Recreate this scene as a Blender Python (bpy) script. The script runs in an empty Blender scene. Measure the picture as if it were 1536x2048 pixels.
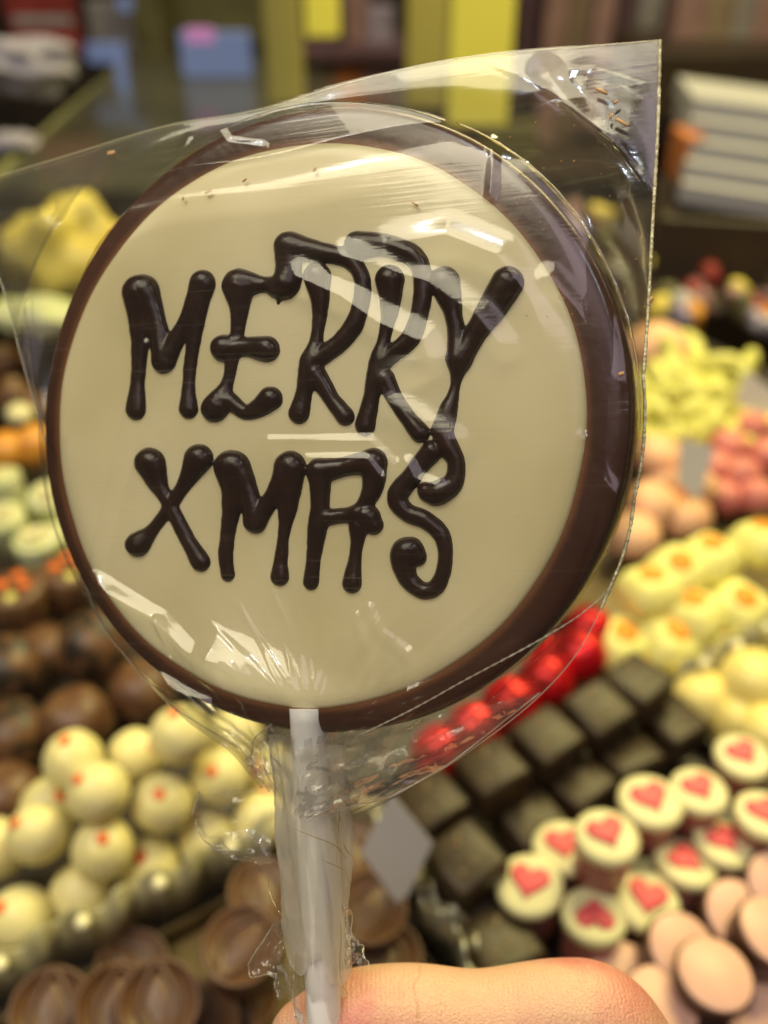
import bpy, bmesh, math, random
import numpy as np
from mathutils import Vector, Matrix, Euler

# ------------------------------------------------------------------ camera, world, lights, exposure
sc = bpy.context.scene
COL = sc.collection
F, PITCH, CH = 1773.0, math.radians(35), 0.31          # focal length in photo pixels, downward pitch, height above the trays
cam_d = bpy.data.cameras.new('camera')
cam = bpy.data.objects.new('camera', cam_d); COL.objects.link(cam)
cam.location = (0, 0, CH); cam.rotation_euler = (math.radians(90) - PITCH, 0, 0)
cam_d.sensor_fit = 'VERTICAL'; cam_d.sensor_height = 36; cam_d.sensor_width = 27
cam_d.lens = 36 * F / 2048
cam_d.clip_start = 0.005; cam_d.clip_end = 50
cam_d.dof.use_dof = True; cam_d.dof.focus_distance = 0.132
cam_d.dof.aperture_fstop = cam_d.lens / 3.2
sc.camera = cam
sc.render.engine = 'CYCLES'
sc.cycles.use_denoising = True
sc.cycles.max_bounces = 10; sc.cycles.transparent_max_bounces = 24
sc.cycles.sample_clamp_indirect = 6
sc.view_settings.view_transform = 'Standard'; sc.view_settings.look = 'None'
sc.view_settings.gamma = 1; sc.view_settings.exposure = 0.2
world = bpy.data.worlds.new('World'); sc.world = world; world.use_nodes = True
world.node_tree.nodes['Background'].inputs[0].default_value = (0.62, 0.50, 0.44, 1)
world.node_tree.nodes['Background'].inputs[1].default_value = 0.045

def area(name, loc, aim, size, power, color, size_y=None):
    d = bpy.data.lights.new(name, 'AREA'); d.energy = power; d.color = color; d.size = size
    if size_y: d.shape = 'RECTANGLE'; d.size_y = size_y
    o = bpy.data.objects.new(name, d); COL.objects.link(o); o.location = loc
    o.rotation_euler = (Vector(aim) - Vector(loc)).to_track_quat('-Z', 'Y').to_euler()
    return o
area('case_lamp', (0.45, 0.85, 1.05), (0.10, 0.32, 0), 0.8, 17, (1, 0.87, 0.34), 0.35)          # warm strip lamp over the trays
area('ceiling_panel', (-0.05, -0.85, 1.55), (0, 0.15, 0.2), 0.85, 2.9, (1, 0.80, 0.90), 0.55)
area('face_key', (-0.50, -0.10, 1.45), (0, 0.12, 0.25), 0.75, 12.5, (1, 0.90, 0.64))      # key light added for the lollipop face, upper left of the camera
area('ceiling_spot', (0.55, -0.35, 1.5), (0, 0.12, 0.25), 0.07, 2.0, (0.80, 0.90, 1))           # small cool spots
area('ceiling_spot_two', (-0.10, 0.05, 1.6), (0, 0.12, 0.25), 0.07, 1.6, (0.85, 0.92, 1))
area('ceiling_spot_three', (-0.7, 0.1, 1.5), (0, 0.3, 0.1), 0.08, 1.5, (0.9, 0.92, 1))
area('shop_lamp', (0.3, 1.7, 1.5), (0.2, 1.7, 0), 0.7, 7, (1, 0.84, 0.62))                     # the shop behind the trays

# ------------------------------------------------------------------ helpers
rng = np.random.default_rng(7); random.seed(7)
CAM = np.array([0, 0, CH]); RX = np.array([1., 0, 0])
FW = np.array([0, math.cos(PITCH), -math.sin(PITCH)]); UPV = np.cross(RX, FW)
def ray(x, y): return FW + RX * (x - 768) / F - UPV * (y - 1024) / F
def G(x, y, z=0.0):
    d = ray(x, y); return Vector(CAM + d * ((z - CH) / d[2]))
def D(x, y, depth): return Vector(CAM + ray(x, y) * depth)
TY = math.radians(32)                                      # the trays stand turned by 32 degrees
E1 = Vector((math.cos(TY), math.sin(TY), 0)); E2 = Vector((-math.sin(TY), math.cos(TY), 0))
def T(a, b, z=0): return E1 * a + E2 * b + Vector((0, 0, z))

def tag(o, label=None, cat=None, group=None, kind=None):
    if label: o['label'] = label
    if cat: o['category'] = cat
    if group: o['group'] = group
    if kind: o['kind'] = kind
    return o
def mesh_obj(name, me, mat=None, parent=None):
    o = bpy.data.objects.new(name, me); COL.objects.link(o)
    if mat and not me.materials: me.materials.append(mat)
    if parent: o.parent = parent
    return o
def from_bm(name, bm, mat=None, parent=None, smooth=True):
    me = bpy.data.meshes.new(name); bm.to_mesh(me); bm.free()
    if smooth: me.polygons.foreach_set('use_smooth', [True] * len(me.polygons))
    return mesh_obj(name, me, mat, parent)
def from_py(name, v, f, mat=None, parent=None, smooth=True):
    me = bpy.data.meshes.new(name)
    me.from_pydata([tuple(map(float, p)) for p in v], [], [tuple(map(int, q)) for q in f]); me.update()
    if smooth: me.polygons.foreach_set('use_smooth', [True] * len(me.polygons))
    return mesh_obj(name, me, mat, parent)
def empty(name, loc=(0, 0, 0), rot=(0, 0, 0)):
    o = bpy.data.objects.new(name, None); COL.objects.link(o); o.location = loc; o.rotation_euler = rot
    o.empty_display_size = 0.01
    return o
def copy_tree(o, parent=None):
    c = o.copy(); COL.objects.link(c); c.parent = parent
    for ch in [x for x in bpy.data.objects if x.parent == o]: copy_tree(ch, c)
    return c
def lathe(prof, n=40, squash=None):
    bm = bmesh.new(); rings = []
    for r, z in prof:
        if r < 1e-7: rings.append([bm.verts.new((0, 0, z))])
        else: rings.append([bm.verts.new((r * math.cos(2 * math.pi * i / n), r * math.sin(2 * math.pi * i / n), z)) for i in range(n)])
    for a, b in zip(rings, rings[1:]):
        for i in range(n):
            j = (i + 1) % n
            if len(a) == 1 and len(b) == 1: continue
            if len(a) == 1: bm.faces.new((a[0], b[i], b[j]))
            elif len(b) == 1: bm.faces.new((a[i], b[0], a[j]))
            else: bm.faces.new((a[i], b[i], b[j], a[j]))
    bmesh.ops.recalc_face_normals(bm, faces=bm.faces)
    return bm
def rbox(sx, sy, sz, bev=0.002, seg=3, z0=0.0):
    bm = bmesh.new(); bmesh.ops.create_cube(bm, size=1)
    for v in bm.verts: v.co = Vector((v.co.x * sx, v.co.y * sy, (v.co.z + 0.5) * sz + z0))
    if bev > 0: bmesh.ops.bevel(bm, geom=bm.edges[:], offset=bev, segments=seg, profile=0.5, affect='EDGES')
    return bm
def tube_path(pts, rad, n=8, closed_ends=True, bm=None):
    bm = bm or bmesh.new(); pts = [Vector(p) for p in pts]
    rad = rad if hasattr(rad, '__len__') else [rad] * len(pts)
    rings = []; up = Vector((0.13, 0.2, 0.97)).normalized()
    for i, p in enumerate(pts):
        t = (pts[min(i + 1, len(pts) - 1)] - pts[max(i - 1, 0)]).normalized()
        a = t.cross(up); a = a.normalized() if a.length > 1e-5 else Vector((1, 0, 0)); b = t.cross(a)
        rings.append([bm.verts.new(p + (a * math.cos(2 * math.pi * k / n) + b * math.sin(2 * math.pi * k / n)) * rad[i]) for k in range(n)])
    for a, b in zip(rings, rings[1:]):
        for k in range(n): bm.faces.new((a[k], a[(k + 1) % n], b[(k + 1) % n], b[k]))
    if closed_ends: bm.faces.new(rings[0][::-1]); bm.faces.new(rings[-1])
    return bm
def catmull(P, per=8):
    P = np.asarray(P, float); Q = np.vstack([2 * P[0] - P[1], P, 2 * P[-1] - P[-2]]); out = []
    for i in range(1, len(Q) - 2):
        p0, p1, p2, p3 = Q[i - 1], Q[i], Q[i + 1], Q[i + 2]
        for t in np.arange(per) / per:
            out.append(0.5 * (2 * p1 + (p2 - p0) * t + (2 * p0 - 5 * p1 + 4 * p2 - p3) * t * t + (3 * p1 - p0 - 3 * p2 + p3) * t ** 3))
    out.append(Q[-2]); return np.array(out)
_tab = {}
def vnoise(x, y, seed=0):
    """smooth value noise, -1..1, on arrays"""
    if seed not in _tab: _tab[seed] = np.random.default_rng(1000 + seed).uniform(-1, 1, (256, 256))
    t = _tab[seed]; xi = np.floor(x).astype(int); yi = np.floor(y).astype(int)
    fx, fy = x - xi, y - yi; fx = fx * fx * fx * (fx * (6 * fx - 15) + 10); fy = fy * fy * fy * (fy * (6 * fy - 15) + 10)
    g = lambda i, j: t[(xi + i) % 256, (yi + j) % 256]
    return (g(0, 0) * (1 - fx) + g(1, 0) * fx) * (1 - fy) + (g(0, 1) * (1 - fx) + g(1, 1) * fx) * fy
def sstep(a, b, x):
    t = np.clip((x - a) / (b - a), 0, 1); return t * t * (3 - 2 * t)

# ------------------------------------------------------------------ materials
def mat(name, col, rough=0.45, col2=None, scale=60, contrast=(0.4, 0.65), bump=0.0, bscale=300, sss=0.0, sssr=(0.004, 0.002, 0.001),
        metal=0.0, spec=0.5, coat=0.0, emit=None, estr=0.0, trans=0.0, alpha=1.0, detail=4):
    m = bpy.data.materials.new(name); m.use_nodes = True; nt = m.node_tree; N = nt.nodes; L = nt.links
    b = N['Principled BSDF']
    b.inputs['Base Color'].default_value = (*col, 1); b.inputs['Roughness'].default_value = rough
    b.inputs['Metallic'].default_value = metal; b.inputs['Specular IOR Level'].default_value = spec
    b.inputs['Coat Weight'].default_value = coat; b.inputs['Transmission Weight'].default_value = trans
    if sss: b.inputs['Subsurface Weight'].default_value = sss; b.inputs['Subsurface Radius'].default_value = sssr; b.inputs['Subsurface Scale'].default_value = 1
    if emit: b.inputs['Emission Color'].default_value = (*emit, 1); b.inputs['Emission Strength'].default_value = estr
    tc = N.new('ShaderNodeTexCoord')
    if col2:
        n = N.new('ShaderNodeTexNoise'); n.inputs['Scale'].default_value = scale; n.inputs['Detail'].default_value = detail
        L.new(tc.outputs['Object'], n.inputs['Vector'])
        r = N.new('ShaderNodeValToRGB'); r.color_ramp.elements[0].position = contrast[0]; r.color_ramp.elements[1].position = contrast[1]
        r.color_ramp.elements[0].color = (*col, 1); r.color_ramp.elements[1].color = (*col2, 1)
        L.new(n.outputs['Fac'], r.inputs['Fac']); L.new(r.outputs['Color'], b.inputs['Base Color'])
    if bump:
        n = N.new('ShaderNodeTexNoise'); n.inputs['Scale'].default_value = bscale; n.inputs['Detail'].default_value = 3
        L.new(tc.outputs['Object'], n.inputs['Vector'])
        bp = N.new('ShaderNodeBump'); bp.inputs['Strength'].default_value = bump; bp.inputs['Distance'].default_value = 0.001
        L.new(n.outputs['Fac'], bp.inputs['Height']); L.new(bp.outputs['Normal'], b.inputs['Normal'])
    return m

def film_mat(name, haze=0.02, tint=(1, 1, 1), scratch=1.0, ior=1.55, rough=0.06, crinkle=0.0):
    """thin clear cellophane: straight-through transmission, Fresnel gloss, a set share of diffuse haze, fine drawn scratches"""
    m = bpy.data.materials.new(name); m.use_nodes = True; nt = m.node_tree; N = nt.nodes; L = nt.links
    N.remove(N['Principled BSDF']); out = N['Material Output']
    tc = N.new('ShaderNodeTexCoord'); mp = N.new('ShaderNodeMapping'); mp.inputs['Rotation'].default_value = (0, 0, math.radians(-6))
    mp.inputs['Scale'].default_value = (40, 1900, 40); L.new(tc.outputs['Object'], mp.inputs['Vector'])
    ns = N.new('ShaderNodeTexNoise'); ns.inputs['Scale'].default_value = 1; ns.inputs['Detail'].default_value = 2; L.new(mp.outputs['Vector'], ns.inputs['Vector'])
    big = N.new('ShaderNodeTexNoise'); big.inputs['Scale'].default_value = 45; big.inputs['Detail'].default_value = 1; L.new(tc.outputs['Object'], big.inputs['Vector'])
    mul = N.new('ShaderNodeMath'); mul.operation = 'MULTIPLY'; L.new(ns.outputs['Fac'], mul.inputs[0]); L.new(big.outputs['Fac'], mul.inputs[1])
    bp = N.new('ShaderNodeBump'); bp.inputs['Strength'].default_value = 0.20 * scratch; bp.inputs['Distance'].default_value = 0.0002
    L.new(mul.outputs[0], bp.inputs['Height'])
    if crinkle:
        vo = N.new('ShaderNodeTexVoronoi'); vo.feature = 'DISTANCE_TO_EDGE'; vo.inputs['Scale'].default_value = 1
        mq = N.new('ShaderNodeMapping'); mq.inputs['Scale'].default_value = (420, 190, 420); mq.inputs['Rotation'].default_value = (0, 0.3, 0.45)
        dn = N.new('ShaderNodeTexNoise'); dn.inputs['Scale'].default_value = 150; L.new(tc.outputs['Object'], dn.inputs['Vector'])
        av = N.new('ShaderNodeVectorMath'); av.operation = 'MULTIPLY_ADD'; av.inputs[1].default_value = (0.006, 0.006, 0.006); L.new(dn.outputs['Color'], av.inputs[0]); L.new(tc.outputs['Object'], av.inputs[2])
        L.new(av.outputs[0], mq.inputs['Vector']); L.new(mq.outputs['Vector'], vo.inputs['Vector'])
        b2 = N.new('ShaderNodeBump'); b2.inputs['Strength'].default_value = crinkle; b2.inputs['Distance'].default_value = 0.0008; L.new(vo.outputs['Distance'], b2.inputs['Height']); L.new(bp.outputs['Normal'], b2.inputs['Normal']); bp = b2
    tr = N.new('ShaderNodeBsdfTransparent'); tr.inputs[0].default_value = (*tint, 1)
    gl = N.new('ShaderNodeBsdfAnisotropic' if False else 'ShaderNodeBsdfGlossy'); gl.inputs['Roughness'].default_value = rough; L.new(bp.outputs['Normal'], gl.inputs['Normal'])
    fr = N.new('ShaderNodeFresnel'); fr.inputs['IOR'].default_value = ior; L.new(bp.outputs['Normal'], fr.inputs['Normal'])
    f2 = N.new('ShaderNodeMath'); f2.operation = 'MULTIPLY'; f2.inputs[1].default_value = 1.25; L.new(fr.outputs[0], f2.inputs[0])
    fm = N.new('ShaderNodeMath'); fm.operation = 'MINIMUM'; fm.inputs[1].default_value = 0.42; L.new(f2.outputs[0], fm.inputs[0]); f2 = fm
    g2 = N.new('ShaderNodeBsdfGlossy'); g2.inputs['Roughness'].default_value = 0.17; L.new(bp.outputs['Normal'], g2.inputs['Normal'])
    gm = N.new('ShaderNodeMixShader'); gm.inputs[0].default_value = 0.60; L.new(gl.outputs[0], gm.inputs[1]); L.new(g2.outputs[0], gm.inputs[2])
    mx = N.new('ShaderNodeMixShader'); L.new(f2.outputs[0], mx.inputs[0]); L.new(tr.outputs[0], mx.inputs[1]); L.new(gm.outputs[0], mx.inputs[2])
    df = N.new('ShaderNodeBsdfDiffuse'); df.inputs[0].default_value = (0.88, 0.83, 0.70, 1)
    tl = N.new('ShaderNodeBsdfTranslucent'); tl.inputs[0].default_value = (0.88, 0.83, 0.70, 1)
    dm = N.new('ShaderNodeMixShader'); dm.inputs[0].default_value = 0.5; L.new(df.outputs[0], dm.inputs[1]); L.new(tl.outputs[0], dm.inputs[2])
    thr = N.new('ShaderNodeMapRange'); thr.inputs[1].default_value = 0.62; thr.inputs[2].default_value = 0.78; thr.inputs[3].default_value = haze; thr.inputs[4].default_value = haze + 0.06 * scratch
    L.new(ns.outputs['Fac'], thr.inputs[0])
    m2 = N.new('ShaderNodeMixShader'); L.new(thr.outputs[0], m2.inputs[0]); L.new(mx.outputs[0], m2.inputs[1]); L.new(dm.outputs[0], m2.inputs[2])
    L.new(m2.outputs[0], out.inputs['Surface'])
    return m

M = {}
M['white_choc'] = mat('white_choc', (0.82, 0.73, 0.45), 0.34, (0.68, 0.595, 0.32), 32, (0.36, 0.68), 0.05, 160, sss=0.25, sssr=(0.004, 0.003, 0.0015), detail=2)
M['brown_choc'] = mat('brown_choc', (0.070, 0.026, 0.014), 0.26, (0.052, 0.019, 0.010), 90, bump=0.06, bscale=500)
M['dark_choc'] = mat('dark_choc', (0.022, 0.009, 0.006), 0.25, (0.030, 0.012, 0.008), 200, bump=0.10, bscale=450, spec=0.35)
def rim_gradient():
    m = M['brown_choc']; nt = m.node_tree; N = nt.nodes; L = nt.links; b = N['Principled BSDF']; src = b.inputs['Base Color'].links[0].from_socket
    tc = N.new('ShaderNodeTexCoord'); sep = N.new('ShaderNodeVectorMath'); sep.operation = 'SUBTRACT'; sep.inputs[1].default_value = (-0.0013, -0.0008, 0); L.new(tc.outputs['Object'], sep.inputs[0])
    mu = N.new('ShaderNodeVectorMath'); mu.operation = 'MULTIPLY'; mu.inputs[1].default_value = (1, 1, 0); L.new(sep.outputs[0], mu.inputs[0])
    ln = N.new('ShaderNodeVectorMath'); ln.operation = 'LENGTH'; L.new(mu.outputs[0], ln.inputs[0])
    mr = N.new('ShaderNodeMapRange'); mr.interpolation_type = 'SMOOTHSTEP'; mr.inputs[1].default_value = 0.0432; mr.inputs[2].default_value = 0.0452; mr.inputs[3].default_value = 0.75; mr.inputs[4].default_value = 0; L.new(ln.outputs['Value'], mr.inputs[0])
    mx = N.new('ShaderNodeMix'); mx.data_type = 'RGBA'; mx.inputs['B'].default_value = (0.30, 0.125, 0.045, 1); L.new(mr.outputs[0], mx.inputs['Factor']); L.new(src, mx.inputs['A']); L.new(mx.outputs['Result'], b.inputs['Base Color'])
rim_gradient()                                                  # thin white chocolate bleeding into the brown round the pour
M['stick'] = mat('stick', (0.82, 0.80, 0.76), 0.4, sss=0.2, sssr=(0.002, 0.002, 0.002))
M['crumb'] = mat('crumb', (0.60, 0.33, 0.14), 0.6)
M['film'] = film_mat('film', 0.015)
M['film_neck'] = film_mat('film_neck', 0.08, scratch=0.3, crinkle=0.25)
M['film_wrap'] = film_mat('film_wrap', 0.40, scratch=0.2, crinkle=0.9)
M['film_glint'] = film_mat('film_glint', 0.06, (0.95, 0.84, 0.42), scratch=0.2, ior=2.2, rough=0.04)  # gold tint puts the yellow lamp glint into the film colour
M['film_edge'] = mat('film_edge', (0.75, 0.68, 0.42), 0.25, (0.45, 0.38, 0.22), 900, bump=0.6, bscale=900, spec=0.8)
M['film_edge_clear'] = film_mat('film_edge_clear', 0.28, scratch=0.3)
M['skin'] = mat('skin', (0.62, 0.37, 0.24), 0.42, (0.56, 0.21, 0.17), 60, (0.40, 0.62), 0.25, 1400, sss=0.35, sssr=(0.006, 0.0022, 0.0012))
M['nail'] = mat('nail', (0.75, 0.45, 0.38), 0.25)
M['truffle'] = mat('truffle', (0.80, 0.71, 0.31), 0.42, (0.76, 0.68, 0.35), 80, bump=0.05, bscale=200, sss=0.15)
M['orange'] = mat('orange', (0.80, 0.16, 0.02), 0.5)
M['milk'] = mat('milk', (0.115, 0.053, 0.023), 0.42, (0.085, 0.038, 0.016), 120)
M['square'] = mat('square', (0.032, 0.020, 0.010), 0.42, (0.055, 0.034, 0.016), 150, (0.4, 0.7), 0.15, 400, spec=0.3)
M['gold_fleck'] = mat('gold_fleck', (0.10, 0.055, 0.02), 0.4)
M['speckle'] = mat('speckle', (0.11, 0.048, 0.022), 0.45, (0.17, 0.09, 0.035), 140, (0.45, 0.62), 0.1)
M['speckle_dark'] = mat('speckle_dark', (0.14, 0.066, 0.028), 0.45, (0.03, 0.02, 0.012), 130, (0.48, 0.56), 0.1)
M['cup_side'] = mat('cup_side', (0.34, 0.10, 0.10), 0.4, (0.46, 0.20, 0.17), 200)
M['cup_top'] = mat('cup_top', (0.72, 0.66, 0.36), 0.4, sss=0.1)
M['heart'] = mat('heart', (0.80, 0.11, 0.12), 0.55, (0.74, 0.085, 0.10), 200)
M['pink'] = mat('pink', (0.80, 0.47, 0.36), 0.45, (0.76, 0.43, 0.34), 150)
M['cup_dark'] = mat('cup_dark', (0.09, 0.036, 0.018), 0.4)
M['cream'] = mat('cream', (0.84, 0.78, 0.26), 0.5, (0.80, 0.74, 0.22), 90, sss=0.15)
M['yolk'] = mat('yolk', (0.80, 0.27, 0.003), 0.55)
M['lemon'] = mat('lemon', (0.84, 0.70, 0.24), 0.4, (0.80, 0.64, 0.16), 60, sss=0.15)
M['red_foil'] = mat('red_foil', (0.70, 0.012, 0.018), 0.28, (0.55, 0.008, 0.014), 120, bump=0.5, bscale=160, metal=0.5)
M['rose'] = mat('rose', (0.62, 0.20, 0.16), 0.5, (0.50, 0.12, 0.11), 90)
M['peach'] = mat('peach', (0.78, 0.46, 0.26), 0.5, (0.72, 0.36, 0.20), 80)
M['lime'] = mat('lime', (0.66, 0.63, 0.16), 0.5, (0.54, 0.50, 0.10), 120, bump=0.2)
M['pistachio'] = mat('pistachio', (0.55, 0.60, 0.26), 0.45, (0.66, 0.64, 0.42), 110)
M['amber'] = mat('amber', (0.72, 0.32, 0.04), 0.35, (0.62, 0.24, 0.03), 80)
M['gold_floor'] = mat('gold_floor', (0.17, 0.12, 0.045), 0.4, (0.10, 0.07, 0.025), 60, metal=0.4)
M['dark_floor'] = mat('dark_floor', (0.022, 0.015, 0.010), 0.5, (0.03, 0.02, 0.012), 30)
M['tray_metal'] = mat('tray_metal', (0.70, 0.66, 0.48), 0.30, metal=0.85)
M['card'] = mat('card', (0.55, 0.51, 0.47), 0.6)
M['post'] = mat('post', (0.92, 0.84, 0.12), 0.55, emit=None)
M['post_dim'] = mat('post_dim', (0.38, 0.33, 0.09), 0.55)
M['wood_dark'] = mat('wood_dark', (0.035, 0.022, 0.012), 0.5, (0.05, 0.03, 0.016), 8)
M['brown_wall'] = mat('brown_wall', (0.075, 0.055, 0.042), 0.7, (0.055, 0.04, 0.03), 4)
M['white_box'] = mat('white_box', (0.36, 0.35, 0.37), 0.6)
M['glass_green'] = mat('glass_green', (0.30, 0.29, 0.12), 0.2)
for nm, c in dict(box_red=(0.30, 0.03, 0.025), box_grey=(0.30, 0.27, 0.27), box_rose=(0.34, 0.20, 0.19), box_tan=(0.30, 0.22, 0.15), box_plum=(0.12, 0.06, 0.08),
                  box_lilac=(0.36, 0.30, 0.40), box_olive=(0.13, 0.115, 0.04), box_orange=(0.55, 0.18, 0.05), paper=(0.40, 0.37, 0.45)).items():
    M[nm] = mat(nm, c, 0.6, tuple(k * 0.7 for k in c), 30)
M['yellow_wrap'] = mat('yellow_wrap', (0.78, 0.64, 0.13), 0.4, (0.62, 0.48, 0.08), 25, bump=0.5, bscale=40)
M['screen'] = mat('screen', (0.05, 0.06, 0.1), 0.3, emit=(0.17, 0.22, 0.38), estr=0.5)
M['screen_pink'] = mat('screen_pink', (0.05, 0.06, 0.1), 0.3, emit=(0.75, 0.25, 0.55), estr=0.5)

# ------------------------------------------------------------------ the setting: counter, trays, shop behind
def slab(name, a0, a1, b0, b1, z0, z1, m, kind='structure', bev=0.0):
    bm = rbox(a1 - a0, b1 - b0, z1 - z0, bev); o = from_bm(name, bm, M[m], smooth=False)
    o.location = T((a0 + a1) / 2, (b0 + b1) / 2, z0); o.rotation_euler = (0, 0, TY)
    if kind: o['kind'] = kind
    return o
slab('counter', -0.45, 0.62, -0.15, 0.60, -0.05, -0.012, 'dark_floor')
ST0 = {}
M['stud'] = mat('stud', (0.90, 0.84, 0.52), 0.3, spec=0.8)
M['strip'] = mat('strip', (0.42, 0.38, 0.22), 0.25, (0.30, 0.27, 0.14), 40, spec=0.8)
def sphere_bm0(r):
    bm = bmesh.new(); bmesh.ops.create_uvsphere(bm, u_segments=16, v_segments=10, radius=r); return bm
def wavy_strip(name, p, d, length, h, amp, per, thick, m, label, group=None, z0=-0.004, studs=0.0):
    n = int(length / 0.0008); nrm = Vector((-d.y, d.x, 0)); v = []; f = []
    for i in range(n + 1):
        s = length * i / n; w = amp * math.sin(2 * math.pi * s / per); c = d * s + nrm * w
        for sgn in (-1, 1):
            q = c + nrm * sgn * thick / 2
            v += [(q.x, q.y, z0), (q.x, q.y, h + 0.0018 * math.cos(4 * math.pi * s / per))]
    for i in range(n):
        a = i * 4; b = a + 4
        f += [(a, b, b + 1, a + 1), (a + 2, a + 3, b + 3, b + 2), (a + 1, b + 1, b + 3, a + 3), (a, a + 2, b + 2, b)]
    f += [(0, 1, 3, 2), (n * 4, n * 4 + 2, n * 4 + 3, n * 4 + 1)]
    root = empty(name, p); from_py('wavy_strip', v, f, M[m], root)
    if studs:
        for i in range(int(length / studs)):
            q = d * (studs * (i + 0.5)) - nrm * 0.004
            if 'stud' not in ST0: st = ST0['stud'] = from_bm('stud', sphere_bm0(0.0027), M['stud'], root)
            else: st = ST0['stud'].copy(); COL.objects.link(st); st.parent = root
            st.location = (q.x, q.y, h - 0.001)
    return tag(root, label, 'tray divider', group)
def tray(name, a0, a1, b0, b1, m, label):
    """a shallow rectangular tray: floor and four low rims"""
    root = empty(name, T((a0 + a1) / 2, (b0 + b1) / 2, -0.012), (0, 0, TY)); w, d = a1 - a0, b1 - b0
    from_bm('tray_floor', rbox(w, d, 0.003, 0.0005, 1, 0.0005), M[m], root, False)
    for sx, sy, lx, ly in ((0, -1, w, 0.002), (0, 1, w, 0.002), (-1, 0, 0.002, d - 0.0044), (1, 0, 0.002, d - 0.0044)):
        o = from_bm('tray_rim', rbox(lx, ly, 0.012, 0.0006, 1, 0.0005), M[m], root, False)
        o.location = (sx * (w / 2 + 0.0012), sy * (d / 2 + 0.0012), 0)
    tag(root, label, 'tray')
    return root
tray('sweet_tray', -0.12, 0.100, 0.206, 0.30, 'dark_floor', 'dark tray under the pile of white truffles')
tray('sweet_tray', -0.12, 0.100, 0.06, 0.191, 'gold_floor', 'gold tray under the milk chocolate cups at lower left')
tray('sweet_tray', 0.114, 0.262, -0.02, 0.205, 'dark_floor', 'dark tray under the chocolate squares and heart cups')
tray('sweet_tray', 0.268, 0.45, 0.06, 0.170, 'gold_floor', 'gold tray under the lemon yellow domes at right')
tray('sweet_tray', 0.268, 0.45, 0.178, 0.30, 'gold_floor', 'gold tray under the cream blocks with yolk dots')
tray('sweet_tray', -0.12, 0.262, 0.306, 0.42, 'dark_floor', 'dark tray under the brown truffles at left')
wavy_strip('tray_divider', T(-0.12, 0.1975), E1, 0.222, 0.027, 0.0016, 0.0270, 0.0016, 'strip', 'wavy shiny divider with pale studs in front of the white truffle pile', studs=0.027)
wavy_strip('tray_divider', T(0.107, 0.03), E2, 0.165, 0.022, 0.0022, 0.026, 0.0014, 'tray_metal', 'wavy metal divider beside the dark chocolate squares, nearer the price card')
wavy_strip('tray_divider', T(0.112, 0.03), E2, 0.165, 0.020, 0.0022, 0.026, 0.0014, 'tray_metal', 'second wavy metal divider, close against the dark chocolate squares')
wavy_strip('tray_divider', T(0.268, 0.174), E1, 0.18, 0.022, 0.0022, 0.0135, 0.0016, 'strip', 'wavy shiny divider with pale studs in front of the cream yolk blocks', studs=0.022)

def box_at(name, px, py, depth, w, h, d, m, label, cat, rz=0.0, group=None, bev=0.003, rx=0.0, kind=None):
    """a box whose front face centre stands at a point; w x h front, d deep"""
    o = from_bm(name, rbox(w, d, h, bev, 2, -h / 2), M[m], None, False)
    o.location = D(px, py, depth); o.rotation_euler = (rx, 0, rz)
    return tag(o, label, cat, group, kind)
fl = from_bm('floor', rbox(8, 7, 0.02, 0), M['wood_dark'], None, False); fl.location = (0, 2.5, -0.98); fl['kind'] = 'structure'
wl = from_bm('wall_back', rbox(8, 0.1, 4, 0), M['brown_wall'], None, False); wl.location = (0, 3.4, -0.96); wl['kind'] = 'structure'

# ------------------------------------------------------------------ the lollipop plane
YAW = math.radians(17)
EX = RX * math.cos(YAW) - FW * math.sin(YAW)
EY = UPV - EX * UPV.dot(EX); EY /= np.linalg.norm(EY); EN = np.cross(EX, EY)
O0 = CAM + ray(675, 830) * 0.136
def pl(px, py, h=0.0):
    """photo pixel -> lollipop plane coordinates (metres) at height h over the face"""
    o = O0 + EN * h; d = ray(px, py); t = (o - CAM).dot(EN) / d.dot(EN); q = CAM + d * t - o
    return np.array([q.dot(EX), q.dot(EY)])
BASE = pl(655, 2330)                                          # foot of the stick
def plb(px, py, h=0.0): return pl(px, py, h) - BASE
RM = Matrix(((EX[0], EY[0], EN[0]), (EX[1], EY[1], EN[1]), (EX[2], EY[2], EN[2]))).to_4x4()
RM.translation = Vector(O0 + EX * BASE[0] + EY * BASE[1])
pop = empty('chocolate_lollipop'); pop.matrix_world = RM
tag(pop, 'round chocolate lollipop with white face piped MERRY XMAS on a white stick', 'lollipop')
DC = np.array([-0.0053, -0.0006]) - BASE                       # disc centre
WC = np.array([-0.0066, -0.0014]) - BASE                       # white face centre
RD, RW, TH = 0.0493, 0.0433, 0.0088
prof = [(0, -TH), (RD - 0.0025, -TH), (RD - 0.001, -TH + 0.0004), (RD, -TH + 0.0016), (RD - 0.0002, -0.004), (RD - 0.0006, -0.0014), (RD - 0.0011, -0.0006),
        (RD - 0.0019, -0.0002), (RD - 0.0030, 0), (RW + 0.0006, -0.0001), (RW - 0.003, -0.0002), (0, -0.0002)]
d = from_bm('chocolate_disc', lathe(prof, 160), M['brown_choc'], pop); d.location = (DC[0], DC[1], 0)
bmw = lathe([(RW + 0.0006, -0.0004), (RW + 0.0004, 0.00005), (RW, 0.0003), (RW - 0.0008, 0.00055), (RW - 0.002, 0.0007), (RW - 0.008, 0.00065), (RW - 0.02, 0.0007), (RW - 0.032, 0.0007), (0, 0.0007)], 160)
for v in bmw.verts:                                            # hand-poured: not a perfect circle
    r = math.hypot(v.co.x, v.co.y); a = math.atan2(v.co.y, v.co.x)
    if r > RW - 0.01: k = 1 + 0.004 * math.sin(3 * a + 1) + 0.002 * math.sin(7 * a) + 0.0012 * math.sin(17 * a + 2); v.co.x *= k; v.co.y *= k
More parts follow.
